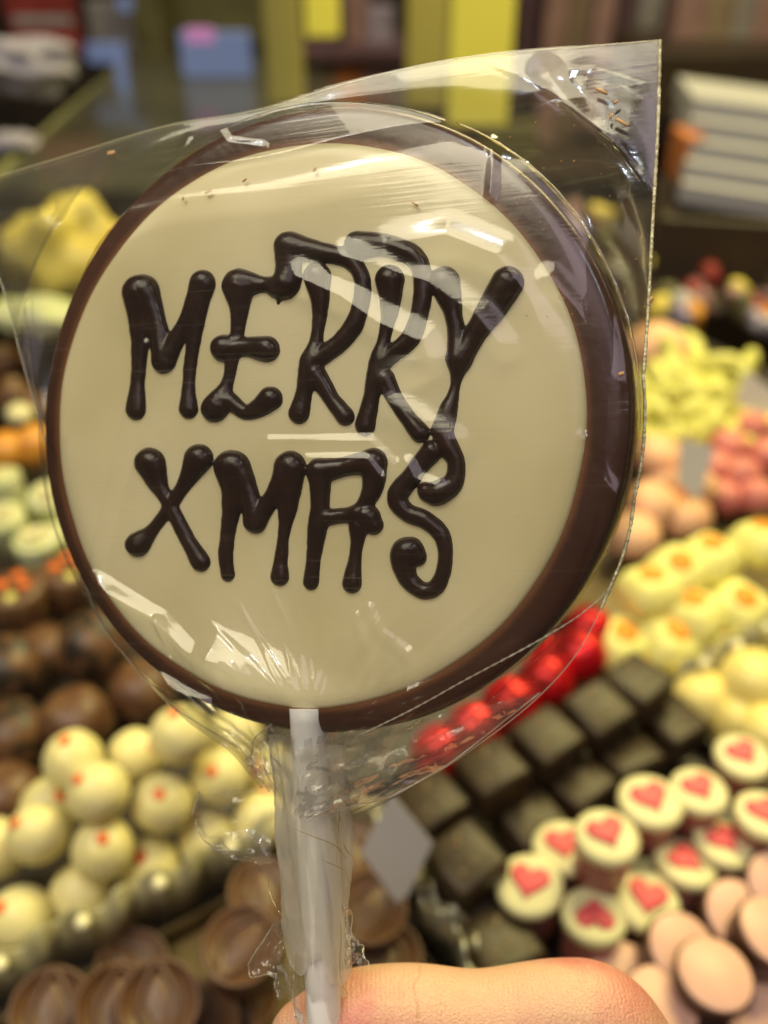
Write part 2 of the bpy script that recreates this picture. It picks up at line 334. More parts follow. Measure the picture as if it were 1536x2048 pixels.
w = from_bm('white_chocolate_face', bmw, M['white_choc'], pop); w.location = (WC[0], WC[1], 0)
s0, s1 = plb(612, 1415, -0.001), plb(655, 2330)
bm = tube_path([(*s0, -0.0012), *[(*(s0 + (s1 - s0) * t), -0.0012 - 0.0008 * t) for t in np.linspace(0.03, 0.97, 12)], (*s1, -0.002)], 0.0027, 24)
from_bm('stick', bm, M['stick'], pop)

# piped letters: strokes as (x, y, radius) in a local drawing, blended into one dome-shaped relief
Z2 = lambda x, y: (200 + x * 0.5859, 420 + y * 0.5859)
STROKES = {
 'M': [[(132, 282, 54), (132, 400, 36), (125, 560, 27), (115, 682, 34)], [(142, 275, 50), (185, 370, 34), (212, 515, 38)], [(212, 515, 38), (285, 385, 29), (345, 247, 40)], [(345, 247, 40), (322, 400, 29), (299, 560, 24), (297, 680, 33)]],
 'E': [[(468, 258, 50), (470, 330, 34), (462, 420, 26), (446, 500, 28), (432, 585, 24), (395, 665, 42)], [(418, 470, 44), (490, 465, 34), (565, 472, 42)],
       [(385, 678, 42), (430, 650, 34), (490, 688, 28), (540, 672, 34), (578, 642, 40)], [(470, 250, 48), (560, 252, 30), (622, 255, 46), (640, 195, 42), (638, 122, 46)], [(606, 300, 9), (604, 316, 7)]],
 'R': [[(738, 222, 44), (747, 320, 31), (737, 430, 25), (715, 522, 37), (692, 620, 31), (675, 694, 35)], [(645, 122, 46), (740, 140, 36), (845, 165, 32), (892, 235, 30), (882, 340, 32), (840, 425, 33), (765, 488, 33), (715, 515, 36)], [(730, 555, 36), (785, 640, 30), (832, 703, 33)]],
 'R2': [[(985, 235, 46), (988, 315, 35), (970, 425, 24), (950, 515, 34), (922, 640, 30), (902, 735, 35)], [(880, 118, 46), (960, 116, 38), (1060, 150, 36), (1097, 215, 33), (1092, 330, 32), (1060, 430, 33), (995, 487, 32), (955, 520, 34)], [(970, 575, 34), (1020, 670, 30), (1088, 758, 34)]],
 'Y': [[(1172, 242, 48), (1200, 340, 34), (1217, 430, 33), (1222, 505, 42)], [(1390, 245, 50), (1330, 340, 44), (1272, 430, 38), (1224, 505, 42)], [(1220, 530, 34), (1210, 600, 19), (1188, 680, 32), (1165, 752, 36)]],
 'X': [[(165, 863, 48), (200, 950, 31), (235, 1010, 28), (290, 1120, 29), (338, 1202, 33)], [(332, 848, 46), (287, 930, 29), (235, 1010, 27), (175, 1090, 24), (123, 1143, 40)]],
 'M2': [[(443, 878, 53), (452, 960, 40), (436, 1070, 29), (425, 1170, 29), (430, 1245, 27)], [(455, 880, 50), (500, 960, 35), (525, 1062, 38)], [(525, 1062, 38), (590, 970, 31), (645, 878, 48)], [(645, 878, 48), (637, 1000, 35), (620, 1130, 22), (609, 1253, 32)]],
 'A': [[(745, 892, 40), (850, 872, 34), (928, 860, 44)], [(745, 892, 40), (748, 1000, 33), (740, 1080, 34), (725, 1180, 28), (716, 1272, 29)], [(930, 862, 44), (927, 950, 35), (885, 1030, 28)], [(745, 1052, 32), (840, 1042, 29), (900, 1040, 40), (930, 1075, 35)], [(880, 1080, 34), (870, 1170, 24), (856, 1275, 34)]],
 'S': [[(1165, 752, 34), (1182, 800, 36), (1213, 862, 31), (1203, 930, 34), (1150, 965, 40), (1115, 962, 34)], [(1130, 822, 36), (1068, 900, 33), (1012, 978, 36), (1042, 1030, 33), (1110, 1060, 32), (1165, 1115, 30), (1175, 1200, 27), (1150, 1280, 30), (1100, 1300, 30), (1050, 1262, 33), (1034, 1200, 41), (1048, 1168, 48), (1082, 1185, 32)]],
}
STEP = 3.6
gx = np.arange(40, 1480, STEP); gy = np.arange(50, 1370, STEP); X, Y = np.meshgrid(gx, gy)
ds, rs, own = [], [], []
for li, (k, strokes) in enumerate(STROKES.items()):
    for st in strokes:
        c = catmull(st, 14); c[:, 2] = np.clip(32.2 + 1.35 * (c[:, 2] - 33), c[:, 2] * 0.9, 80); bd = np.full(X.shape, 1e9); br = np.zeros(X.shape)
        for x, y, r in c:
            dd = np.hypot(X - x, Y - y) - r; better = dd < bd; bd = np.where(better, dd, bd); br = np.where(better, r, br)
        ds.append(bd); rs.append(br); own.append(li)
ds = np.array(ds); rs = np.array(rs)
# bleed: a slightly irregular piped edge
edge = 1.6 * vnoise(X / 45, Y / 45, 3) + 0.8 * vnoise(X / 18, Y / 18, 4)
smin = ds[0].copy()
for q in ds[1:]:
    h = np.clip(0.5 + 0.5 * (q - smin) / 10, 0, 1); smin = q * (1 - h) + smin * h - 10 * h * (1 - h)
smin += edge
wgt = np.exp(-np.clip(ds - ds.min(0), 0, 200) / 6.0); Rl = (rs * wgt).sum(0) / wgt.sum(0)
t = np.clip(-smin / Rl, 0, 1)
MM = 0.5859 * 0.136 / F                                        # one drawing unit in metres
hz = Rl * MM * 0.80 * np.sqrt(np.clip(1 - (1 - t) ** 2, 0, 1)) + 0.00068
hz = np.where(smin > 0, 0.00068 - smin * MM * 1.2, hz)
for _ in range(2):
    hp = np.pad(hz, 1, mode='edge'); hz = 0.5 * hz + 0.125 * (hp[:-2, 1:-1] + hp[2:, 1:-1] + hp[1:-1, :-2] + hp[1:-1, 2:])
letter_of = np.array(own)[ds.argmin(0)]
P2 = np.empty(X.shape + (2,))
# projective map drawing -> plane, evaluated on all nodes
px_, py_ = Z2(X, Y)
dirs = FW[None, None] + RX * ((px_ - 768) / F)[..., None] - UPV * ((py_ - 1024) / F)[..., None]
oo = O0 + EN * 0.0012
tt = (oo - CAM).dot(EN) / (dirs @ EN); qq = CAM + dirs * tt[..., None] - oo
P2[..., 0] = qq @ EX - BASE[0]; P2[..., 1] = qq @ EY - BASE[1]
names = ['M', 'E', 'R', 'R', 'Y', 'X', 'M', 'A', 'S']; rowname = ['MERRY'] * 5 + ['XMAS'] * 4
ok = smin < 9
for li in range(9):
    cell = ok[:-1, :-1] & ok[1:, :-1] & ok[:-1, 1:] & ok[1:, 1:] & (letter_of[:-1, :-1] == li)
    jj, ii = np.nonzero(cell); n1 = X.shape[1]
    idx = np.stack([jj * n1 + ii, (jj + 1) * n1 + ii, (jj + 1) * n1 + ii + 1, jj * n1 + ii + 1], 1)
    u, inv = np.unique(idx, return_inverse=True)
    v = np.c_[P2.reshape(-1, 2)[u], hz.reshape(-1)[u]]
    o = from_py('piped_letter', v, inv.reshape(-1, 4), M['dark_choc'], pop)
    o['label'] = 'dark chocolate piped letter %s of %s' % (names[li], rowname[li])

# ------------------------------------------------------------------ the cellophane bag
bag = empty('cellophane_bag'); bag.matrix_world = RM
tag(bag, 'clear crinkled cellophane bag around the lollipop, gathered on its stick', 'wrapper')
def curve2(pix, n, h=-0.004):
    c = catmull(np.array([plb(*p, h) for p in pix]), 24); s = np.r_[0, np.cumsum(np.hypot(*np.diff(c, axis=0).T))]
    t = np.linspace(0, s[-1], n); return np.c_[np.interp(t, s, c[:, 0]), np.interp(t, s, c[:, 1])]
NU, NV = 420, 520
Tc = curve2([(-130, 388), (0, 350), (150, 305), (290, 262), (370, 243), (470, 228), (560, 207), (650, 178), (760, 148), (900, 119), (1050, 101), (1200, 89), (1320, 79)], NU)
Rc = curve2([(1320, 79), (1316, 250), (1304, 470), (1295, 640), (1283, 800), (1273, 950), (1256, 1075), (1218, 1180), (1155, 1305), (1065, 1405), (950, 1495), (850, 1560), (775, 1600), (705, 1630)], NV)
Lc = curve2([(-130, 388), (-60, 470), (0, 565), (42, 720), (86, 870), (132, 1030), (188, 1222), (255, 1320), (330, 1402), (400, 1450), (465, 1490), (535, 1545)], NV)
Bc = curve2([(535, 1545), (575, 1565), (625, 1590), (705, 1630)], NU)
u = np.linspace(0, 1, NU)[None, :, None]; vv = np.linspace(0, 1, NV)[:, None, None]
XY = (1 - vv) * Tc[None] + vv * Bc[None] + (1 - u) * Lc[:, None] + u * Rc[:, None] - ((1 - u) * (1 - vv) * Tc[0] + u * (1 - vv) * Tc[-1] + (1 - u) * vv * Bc[0] + u * vv * Bc[-1])
rel = XY - DC; rr = np.hypot(rel[..., 0], rel[..., 1])
bnd = np.zeros((NV, NU), bool); bnd[:, 0] = bnd[:, -1] = True
kk = np.where((rr < RD + 0.0012) & bnd, (RD + 0.0012) / np.maximum(rr, 1e-6), 1.0)[..., None]
XY = DC + rel * kk; rel = XY - DC; rr = np.hypot(rel[..., 0], rel[..., 1])
U2 = u[..., 0] + np.zeros((NV, 1)); V2 = vv[..., 0] + np.zeros((1, NU))
xm, ym = rel[..., 0] * 1000, rel[..., 1] * 1000                # mm about the disc centre
dR = np.hypot(XY[..., 0] - Rc[:, None, 0], XY[..., 1] - Rc[:, None, 1]); dL = np.hypot(XY[..., 0] - Lc[:, None, 0], XY[..., 1] - Lc[:, None, 1])
sed = np.minimum(dR, dL) * 1000                                # distance to the side seams, mm
def crease(pts, wid, amp, sharp=True):
    """a fold along a polyline given in photo pixels: amp mm high, wid mm half width"""
    best = np.full(xm.shape, 1e9)
    q = np.array([(plb(*p[:2], 0.002) - DC) * 1000 for p in pts])
    am = [p[2] if len(p) > 2 else 1.0 for p in pts]; mul = np.ones(xm.shape)
    for i, (a, b) in enumerate(zip(q, q[1:])):
        ab = b - a; tt = np.clip(((xm - a[0]) * ab[0] + (ym - a[1]) * ab[1]) / (ab @ ab), 0, 1)
        dd = np.hypot(xm - a[0] - tt * ab[0], ym - a[1] - tt * ab[1]); mul = np.where(dd < best, am[i] * (1 - tt) + am[i + 1] * tt, mul); best = np.minimum(best, dd)
    k = best / wid; amp = amp * mul
    kc = np.clip(k, 0, 1); return amp * (0.55 * (0.5 + 0.5 * np.cos(math.pi * kc)) + 0.45 * (1 - kc) ** 1.5)
def sheet(front):
    s = 1 if front else -1
    mid = -4.2
    level = np.where(rr * 1000 < 60, (3.0 if front else -10.2), 0)
    # tent from the outline to the disc, wrapped tight round the rim
    reach = np.clip(sed / 9.0, 0, 1); env = mid + (level - mid) * np.sin(reach * math.pi / 2) * sstep(0, 14, (np.abs(V2) * 95))
    over = sstep(RD * 1000 + 16, RD * 1000 - 4, rr * 1000)
    h = mid + (env - mid) * over + (s * 0.5) * np.sin(np.clip(sed / 14, 0, 1) * math.pi / 2)
    rim = sstep(RD * 1000 + 1.3, RD * 1000 - 0.9, rr * 1000)
    clear = (0.9 if front else -9.4) * rim + mid * (1 - rim)
    h = np.maximum(h, clear) if front else np.minimum(h, clear)
    # low ripple and crumple
    amp = 0.30 + 0.20 * sstep(20, 45, ym) + 0.25 * sstep(10, -35, ym)
    edge0 = np.clip(sed / 4, 0, 1)
    sd = 20 if front else 40
    h += edge0 * amp * (0.55 * vnoise(xm / 17 + 3, ym / 13, sd) + 0.22 * (1 - 2 * np.abs(vnoise((xm + 0.6 * ym) / 14, (ym - 0.4 * xm) / 24, sd + 1))) + 0.03 * vnoise(xm / 4.5, ym / 6, sd + 2))
    # pleats running into the neck
    g = sstep(0.55, 1.0, V2)
    ph = 7 * U2 + 0.9 * vnoise(U2 * 7, V2 * 5, sd + 3)
    tri = 2 * np.abs(2 * (ph - np.floor(ph + 0.5))) - 1
    h += edge0 * g * (0.5 + 1.3 * g) * (0.5 * tri + 0.25 * (1 - 2 * np.abs(vnoise(U2 * 13 + 1.1, V2 * 4, sd + 4))))
    neck = sstep(0.80, 1.0, V2)
    h = h * (1 - neck) + neck * (mid + 2.0 + s * (3.2 + 1.2 * tri) * np.clip(sed / 2.0, 0, 1))
    if front:
        for pts, wd, a in FRONT_CREASES: h += edge0 * crease(pts, wd * 1.15, a * 0.5)
    else:
        for pts, wd, a in BACK_CREASES: h -= edge0 * crease(pts, wd * 1.2, a * 0.6)
    floor_f = 0.85 * rim + 0.0 * (1 - rim)
    if front: h = np.where(rr * 1000 < RD * 1000 - 1, np.maximum(h, 0.85), h)
    V = np.stack([XY[..., 0], XY[..., 1], h * 0.001], -1).reshape(-1, 3)
    jj, ii = np.mgrid[0:NV - 1, 0:NU - 1]; a = (jj * NU + ii).ravel()
    Fc = np.stack([a, a + NU, a + NU + 1, a + 1], 1)
    return V, Fc, h
FRONT_CREASES = [
 ([(600, 560), (690, 600), (760, 650), (850, 690), (860, 720), (770, 770), (770, 800), (900, 880)], 3.2, 1.3),
 ([(690, 520), (860, 570), (960, 640), (1000, 690)], 3.0, 1.1),
 ([(780, 500, .3), (900, 480, 1.0), (1000, 520, .9), (1060, 600, .4), (1100, 700, .1)], 3.5, 2.2),
 ([(545, 885), (745, 885), (790, 930), (785, 990)], 1.4, 0.7),
 ([(620, 920), (740, 920), (770, 960), (700, 1040)], 1.5, 0.8),
 ([(820, 930), (835, 960), (880, 975)], 1.6, 0.9),
 ([(190, 1150, .6), (235, 1185, 1.4), (330, 1240, 1.0), (420, 1340, .7), (590, 1460, .4)], 2.2, 2.4),
 ([(190, 1150), (205, 1080), (240, 940), (270, 820), (300, 690)], 1.0, 0.6),
 ([(185, 1220), (300, 1340), (480, 1440), (560, 1490)], 1.6, 1.2),
 ([(330, 1240), (350, 1310), (440, 1370), (470, 1430)], 1.3, 0.9),
 ([(400, 1300, .2), (440, 1310, 1.0), (560, 1355, .62), (650, 1392, .35), (720, 1415, .12)], 5.0, 7.0),
 ([(745, 1215), (765, 1260), (830, 1310), (820, 1380)], 1.3, 0.8),
 ([(720, 1230), (735, 1290), (700, 1360)], 1.2, 0.7),
 ([(1195, 1195), (1050, 1290), (880, 1380), (720, 1450)], 2.2, 1.2),
 ([(1175, 880), (1200, 950), (1245, 1010)], 1.6, 1.0),
 ([(1100, 560), (1170, 640), (1230, 760)], 2.2, 0.8),
 ([(1130, 130), (1200, 190), (1260, 280), (1300, 330)], 2.6, 1.1),
 ([(1170, 120), (1280, 150)], 2.0, 0.8),
 ([(1010, 210), (1100, 170), (1200, 160)], 2.4, 0.8),
 ([(1060, 330), (1130, 380), (1190, 450), (1260, 560), (1285, 640)], 2.6, 0.9),
 ([(985, 280), (990, 330), (985, 400)], 1.0, 0.6),
 ([(345, 250), (335, 280), (330, 300)], 1.0, 0.6),
 ([(430, 250), (450, 280), (520, 290)], 1.0, 0.5),
 ([(20, 600), (70, 720), (110, 850)], 1.6, 0.9),
]
for k in range(30):
    an = math.radians(-74 + 148 * k / 29 + random.uniform(-3, 3)); l0, l1 = random.uniform(30, 110), random.uniform(230, 520)
    bx, by = 650 + random.uniform(-25, 25), 1450
    FRONT_CREASES.append(([(bx + l * math.sin(an + random.uniform(-.04, .04)), by - l * math.cos(an), a) for l, a in ((l0, .2), ((l0 + l1) * .45, 1.0), (l1, .1))], random.uniform(.45, .9), random.uniform(.15, .5)))
BACK_CREASES = [([(1080, 100), (1180, 260), (1290, 460)], 3, 1.0), ([(960, 160), (1100, 240), (1250, 300)], 3, 0.8), ([(60, 400), (150, 470), (230, 440)], 3, 0.8),
                ([(1000, 1420), (900, 1480), (800, 1520)], 2, 1.0), ([(1100, 1300), (950, 1430), (760, 1560)], 2, 1.0)]
Vf, Ff, Hf = sheet(True); ffilm = from_py('front_film', Vf, Ff, M['film'], bag)
Vb, Fb, Hb = sheet(False); from_py('back_film', Vb, Fb[:, ::-1], M['film'], bag)
# crimped edges
def film_h(p):                                                   # front film height at a plane point
    k = np.argmin((Vf[:, 0] - p[0]) ** 2 + (Vf[:, 1] - p[1]) ** 2); return Vf[k]
seam = [(Rc[i][0], Rc[i][1], -0.0042) for i in range(0, int(NV * 0.60), 1)]
seam_v = [tuple(XY[i, -1]) + (-0.0042,) for i in range(0, int(NV * 0.615), 1)]
bm = tube_path(seam_v, [0.00025 * (1 + 0.22 * random.uniform(-1, 1)) for i in range(len(seam_v))], 6)
from_bm('crimped_seam', bm, M['film_edge'], bag)
fold = [(1220, 1176), (1200, 1200), (1150, 1240), (1080, 1280), (1000, 1322), (920, 1365), (840, 1410), (770, 1445), (710, 1475)]
fp = []
for p in catmull(np.array([plb(*q, 0.003) for q in fold]), 14):
    k = film_h(p); fp.append((p[0], p[1], k[2] + 0.0002))
bm = tube_path(fp, [0.00011 * (1 + 0.5 * math.sin(i * 2.1)) for i in range(len(fp))], 6)
from_bm('crimped_seam', bm, M['film_edge_clear'], bag)
bm = tube_path([tuple(XY[0, i]) + (-0.0042,) for i in range(0, NU, 2)], 0.00010, 5); from_bm('cut_edge', bm, M['film_edge_clear'], ffilm)
bm = tube_path([tuple(XY[i, 0]) + (-0.0042,) for i in range(0, int(NV * 0.95), 2)], 0.00013, 5); from_bm('side_fold', bm, M['film_edge_clear'], bag)
bm = tube_path([tuple(XY[i, -1]) + (-0.0042,) for i in range(int(NV * 0.615), NV, 2)], 0.00013, 5); from_bm('side_fold', bm, M['film_edge_clear'], bag)

for a0, a1, ro, zz, wd in ((62, -4, 0.0006, -0.0022, 0.00030), (8, -30, 0.0002, -0.0012, 0.00022), (150, 112, 0.0006, -0.003, 0.00022)):
    pts = []; n = 70
    for i in range(n + 1):
        q = math.radians(a0 + (a1 - a0) * i / n); pts.append((DC[0] + (RD + ro) * math.cos(q), DC[1] + (RD + ro) * math.sin(q), zz + 0.0006 * math.sin(i * .11)))
    from_bm('rim_fold_glint', tube_path(pts, [wd * (0.25 + 0.75 * math.sin(math.pi * i / n)) * (1 + 0.15 * math.sin(i * 0.9)) for i in range(n + 1)], 8), M['film_glint'], bag)  # tubes added along the rim fold to draw its gold highlight line
# twisted neck round the stick
def neck_layer(y0, y1, rbase, ramp, pleats, twist, seed, wl, wr):
    n, k = 150, 120; V = []; 
    for i in range(n):
        t = i / (n - 1); y = y0 + (y1 - y0) * t
        c = s0 + (s1 - s0) * ((y - 1415) / (2330 - 1415))
        for j in range(k):
            a = 2 * math.pi * j / k
            ph = pleats * a / (2 * math.pi) + twist * t
            tri = 2 * abs(2 * (ph - math.floor(ph + 0.5))) - 1
            nz = float(vnoise(np.array([a * 1.9 + 5]), np.array([t * 4.0]), seed)[0]); nz2 = 1 - 2 * abs(float(vnoise(np.array([a * 3.1 + t * 6]), np.array([t * 7.0]), seed + 1)[0]))
            r = rbase + ramp * (0.45 * tri + 0.5 * nz + 0.12 * nz2)
            side = wr if math.cos(a) > 0 else wl
            sx = 1 + side(t) * abs(math.cos(a)) ** 2
            rag = 0.0035 * max(0, t - 0.8) / 0.2 * float(vnoise(np.array([a * 2.3]), np.array([3.3]), seed + 2)[0])
            V.append((c[0] + r * math.cos(a) * sx, c[1] + 0.0012 * nz + rag, -0.0016 + r * math.sin(a) * 0.9))
    Fq = [(i * k + j, i * k + (j + 1) % k, (i + 1) * k + (j + 1) % k, (i + 1) * k + j) for i in range(n - 1) for j in range(k)]
    return V, Fq
V, Fq = neck_layer(1490, 1930, 0.0040, 0.0009, 9, 1.3, 60, lambda t: 0.48 - 0.1 * t, lambda t: 0.25 + 0.25 * (1 - t) ** 2)
from_py('twisted_neck', V, Fq, M['film_wrap'], bag)
V, Fq = neck_layer(1470, 2010, 0.0032, 0.0006, 7, -1.0, 70, lambda t: 0.25, lambda t: 0.1)
from_py('twisted_neck', V, Fq, M['film_neck'], bag)
for k in range(9):
    a0 = random.uniform(0.1, 3.0); y0 = random.uniform(1500, 1850); ln = random.uniform(40, 150); tw = random.uniform(-1.6, 1.6); pts = []
    for i in range(15):
        t = i / 14; y = y0 + ln * t; c = s0 + (s1 - s0) * ((y - 1415) / (2330 - 1415)); a = a0 + tw * t + 0.15 * math.sin(t * 5 + k)
        r = 0.0058 + 0.0006 * math.sin(t * 4 + k); pts.append((c[0] + r * math.cos(a) * 1.15 - 0.0004, c[1], -0.0016 + r * math.sin(a) * 0.92))
    from_bm('neck_glint', tube_path(pts, [0.00006 * math.sin(math.pi * (i + .5) / 15) + 0.00001 for i in range(15)], 6), M['film_glint'], bag)  # hair-thin tubes added as highlight lines on the neck film
def flap(name, outline, hgt, seed, bend=0.0, edge=True):
    """a loose tongue of film filling an outline given in photo pixels (first point to last along one side, then back)"""
    c = np.array([plb(*p, hgt) for p in outline]); n = len(c) // 2; A, B = c[:n], c[n:][::-1]
    A, B = catmull(A, 10), catmull(B, 10); m = 24; V = []
    for i in range(len(A)):
        for j in range(m + 1):
            t = j / m; p = A[i] * (1 - t) + B[i] * t
            z = hgt + bend * t * (1 - t) * 4 + 0.0011 * float(vnoise(np.array([i * 0.16 + 3]), np.array([t * 4.0]), seed)[0]) + 0.0006 * (1 - 2 * abs(float(vnoise(np.array([i * 0.3]), np.array([t * 7.0 + i * 0.2]), seed + 1)[0])))
            V.append((p[0], p[1], z))
    Fq = [(i * (m + 1) + j, i * (m + 1) + j + 1, (i + 1) * (m + 1) + j + 1, (i + 1) * (m + 1) + j) for i in range(len(A) - 1) for j in range(m)]
    o = from_py(name, V, Fq, M['film_neck'], bag)
    if edge:
        rim = [V[i * (m + 1) + m] for i in range(len(A))]
        from_bm('flap_edge', tube_path(rim, 0.00011, 5), M['film_edge_clear'], o)
    return o
flap('film_flap', [(640, 1470), (620, 1520), (600, 1580), (590, 1625), (640, 1632), (760, 1598), (900, 1525), (1080, 1385)], 0.0015, 80, 0.002)
flap('film_flap', [(560, 1560), (545, 1620), (545, 1690), (555, 1720), (475, 1705), (420, 1690), (385, 1640), (395, 1585)], 0.0, 84, 0.002)
flap('film_flap', [(560, 1830), (560, 1880), (570, 1930), (590, 2000), (555, 1985), (545, 1958), (500, 1935), (545, 1850)], 0.0008, 88, 0.001)
flap('film_flap', [(690, 1800), (690, 1850), (690, 1890), (688, 1925), (742, 1926), (725, 1895), (705, 1860), (700, 1800)], 0.0008, 92, 0.001)
flap('film_flap', [(590, 1900), (595, 1960), (600, 2020), (605, 2060), (620, 2062), (605, 2030), (585, 1990), (560, 1930)], 0.0022, 95, 0.001)
flap('film_flap', [(590, 1470), (560, 1500), (552, 1530), (560, 1560), (510, 1545), (500, 1510), (505, 1480), (540, 1450)], 0.001, 97, 0.001)

# crumbs caught under the film: a few shavings and dust
def shaving(px, py, l, w, ang, h=0.0032):
    p = plb(px, py, h); bm = rbox(l, w, 0.0003, 0.0001, 1)
    for v in bm.verts: v.co.y += 0.25 * w * math.sin(v.co.x / l * 3)
    o = from_bm('chocolate_crumb', bm, M['crumb'], bag); o.location = (p[0], p[1], h); o.rotation_euler = (0, 0, math.radians(ang))
for a in [(1203, 183, 0.0024, 0.0006, -38), (1232, 205, 0.0010, 0.0005, 10), (1243, 245, 0.0026, 0.0006, -42), (1222, 233, 0.0010, 0.0006, 60)]: shaving(a[0], a[1], a[2] * .8, a[3] * .75, a[4], h=-0.003)
for a in [(417, 384, 0.0012, 0.0004, 10), (490, 361, 0.0008, 0.0003, 20), (630, 340, 0.0006, 0.0005, 0), (367, 397, 0.0007, 0.0003, 60), (830, 408, 0.0013, 0.0003, -45), (1302, 600, 0.0007, 0.0005, 30), (1242, 748, 0.0007, 0.0005, -10)]: shaving(*a, h=0.0012)
shaving(223, 307, 0.0014, 0.0007, -15, -0.003)
for _ in range(36):
    x = random.uniform(1020, 1290); y = random.uniform(130, 650); shaving(x, y, random.uniform(0.0002, 0.0004), 0.0002, random.uniform(0, 180), -0.0025 if x > 1150 else 0.002)

# ------------------------------------------------------------------ the hand
def hand():
    chains = [  # (pixel x, pixel y, depth, radius)
      ('index', [(1540, 2560, .160, .0115), (1400, 2360, .151, .0102), (1285, 2180, .147, .0094), (1205, 2058, .1445, .0094), (1120, 2032, .1440, .0086), (960, 2046, .1438, .0080), (820, 2038, .1436, .0083), (700, 2048, .1436, .0080), (618, 2082, .1436, .0068)]),
      ('middle', [(1600, 2640, .165, .0115), (1420, 2440, .152, .0100), (1230, 2290, .146, .0095), (1000, 2270, .148, .0088), (820, 2285, .150, .0085), (700, 2310, .151, .0075)]),
      ('ring', [(1620, 2840, .172, .0110), (1430, 2660, .158, .0098), (1240, 2520, .151, .0092), (1010, 2500, .153, .0085), (850, 2520, .155, .0080), (750, 2540, .156, .0070)]),
      ('little', [(1620, 3020, .178, .0100), (1450, 2850, .163, .0088), (1280, 2730, .156, .0080), (1080, 2710, .158, .0073), (930, 2730, .160, .0062)]),
      ('thumb', [(1600, 3000, .150, .0150), (1380, 2700, .136, .0130), (1120, 2470, .126, .0112), (900, 2350, .121, .0105), (740, 2290, .1205, .0095), (660, 2262, .121, .0080)]),
      ('palm', [(1560, 2500, .160, .0130), (1640, 2700, .166, .0150), (1640, 2900, .170, .0150), (1640, 3040, .174, .0130), (1760, 3000, .166, .018), (1700, 2780, .160, .0165), (1600, 2560, .158, .012)]),
      ('heel', [(1600, 2980, .158, .0150), (1760, 2960, .162, .0200), (1960, 3100, .170, .0225), (2250, 3350, .18, .0240), (2700, 3750, .20, .0290)]),
      ('side', [(1620, 2640, .163, .013), (1800, 2900, .172, .018), (1960, 3100, .174, .022)]),
    ]
    bm = bmesh.new()
    for nm, ch in chains:
        pts = np.array([(*D(x, y, dp), r) for x, y, dp, r in ch]); c = catmull(pts, 7)
        r = c[:, 3].copy()
        # rounded end caps
        dirn = c[-1, :3] - c[-2, :3]; dirn /= np.linalg.norm(dirn); e = c[-1]
        caps = [np.r_[e[:3] + dirn * e[3] * math.sin(q), e[3] * math.cos(q)] for q in (0.35, 0.7, 1.0, 1.25, 1.45)]
        d0 = c[0, :3] - c[1, :3]; d0 /= np.linalg.norm(d0)
        caps0 = [np.r_[c[0, :3] + d0 * c[0, 3] * math.sin(q), c[0, 3] * math.cos(q)] for q in (1.45, 1.25, 1.0, 0.7, 0.35)] if nm != 'heel' else []
        if nm == 'heel': pass
        c = np.vstack([*caps0, c, *caps]) if len(caps0) else np.vstack([c, *caps])
        tube_path(c[:, :3], list(c[:, 3]), 20, True, bm)
    bmesh.ops.recalc_face_normals(bm, faces=bm.faces)
    root = empty('hand', D(2700, 3750, 0.20)); tag(root, 'hand pinching the lollipop stick, its index finger along the bottom edge', 'hand')
    off = root.location
    for v in bm.verts: v.co -= off
    o = from_bm('skin', bm, M['skin'], root)
    md = o.modifiers.new('remesh', 'REMESH'); md.mode = 'VOXEL'; md.voxel_size = 0.0008; md.use_smooth_shade = True
    md = o.modifiers.new('smooth', 'SMOOTH'); md.factor = 0.6; md.iterations = 14
    # thumb nail, seen from above the thumb tip
    bm = sphere_bm0(1.0)
    for v in bm.verts: v.co = Vector((v.co.x * 0.0052, v.co.y * 0.0042, v.co.z * 0.0009 - 40 * (v.co.y * 0.0042) ** 2 - 22 * (v.co.x * 0.0052) ** 2))
    n = from_bm('nail', bm, M['nail'], root); p = D(672, 2200, 0.1148); n.location = p - off
    n.rotation_euler = Euler((math.radians(38), 0, math.radians(-8)))
    return root
hand()
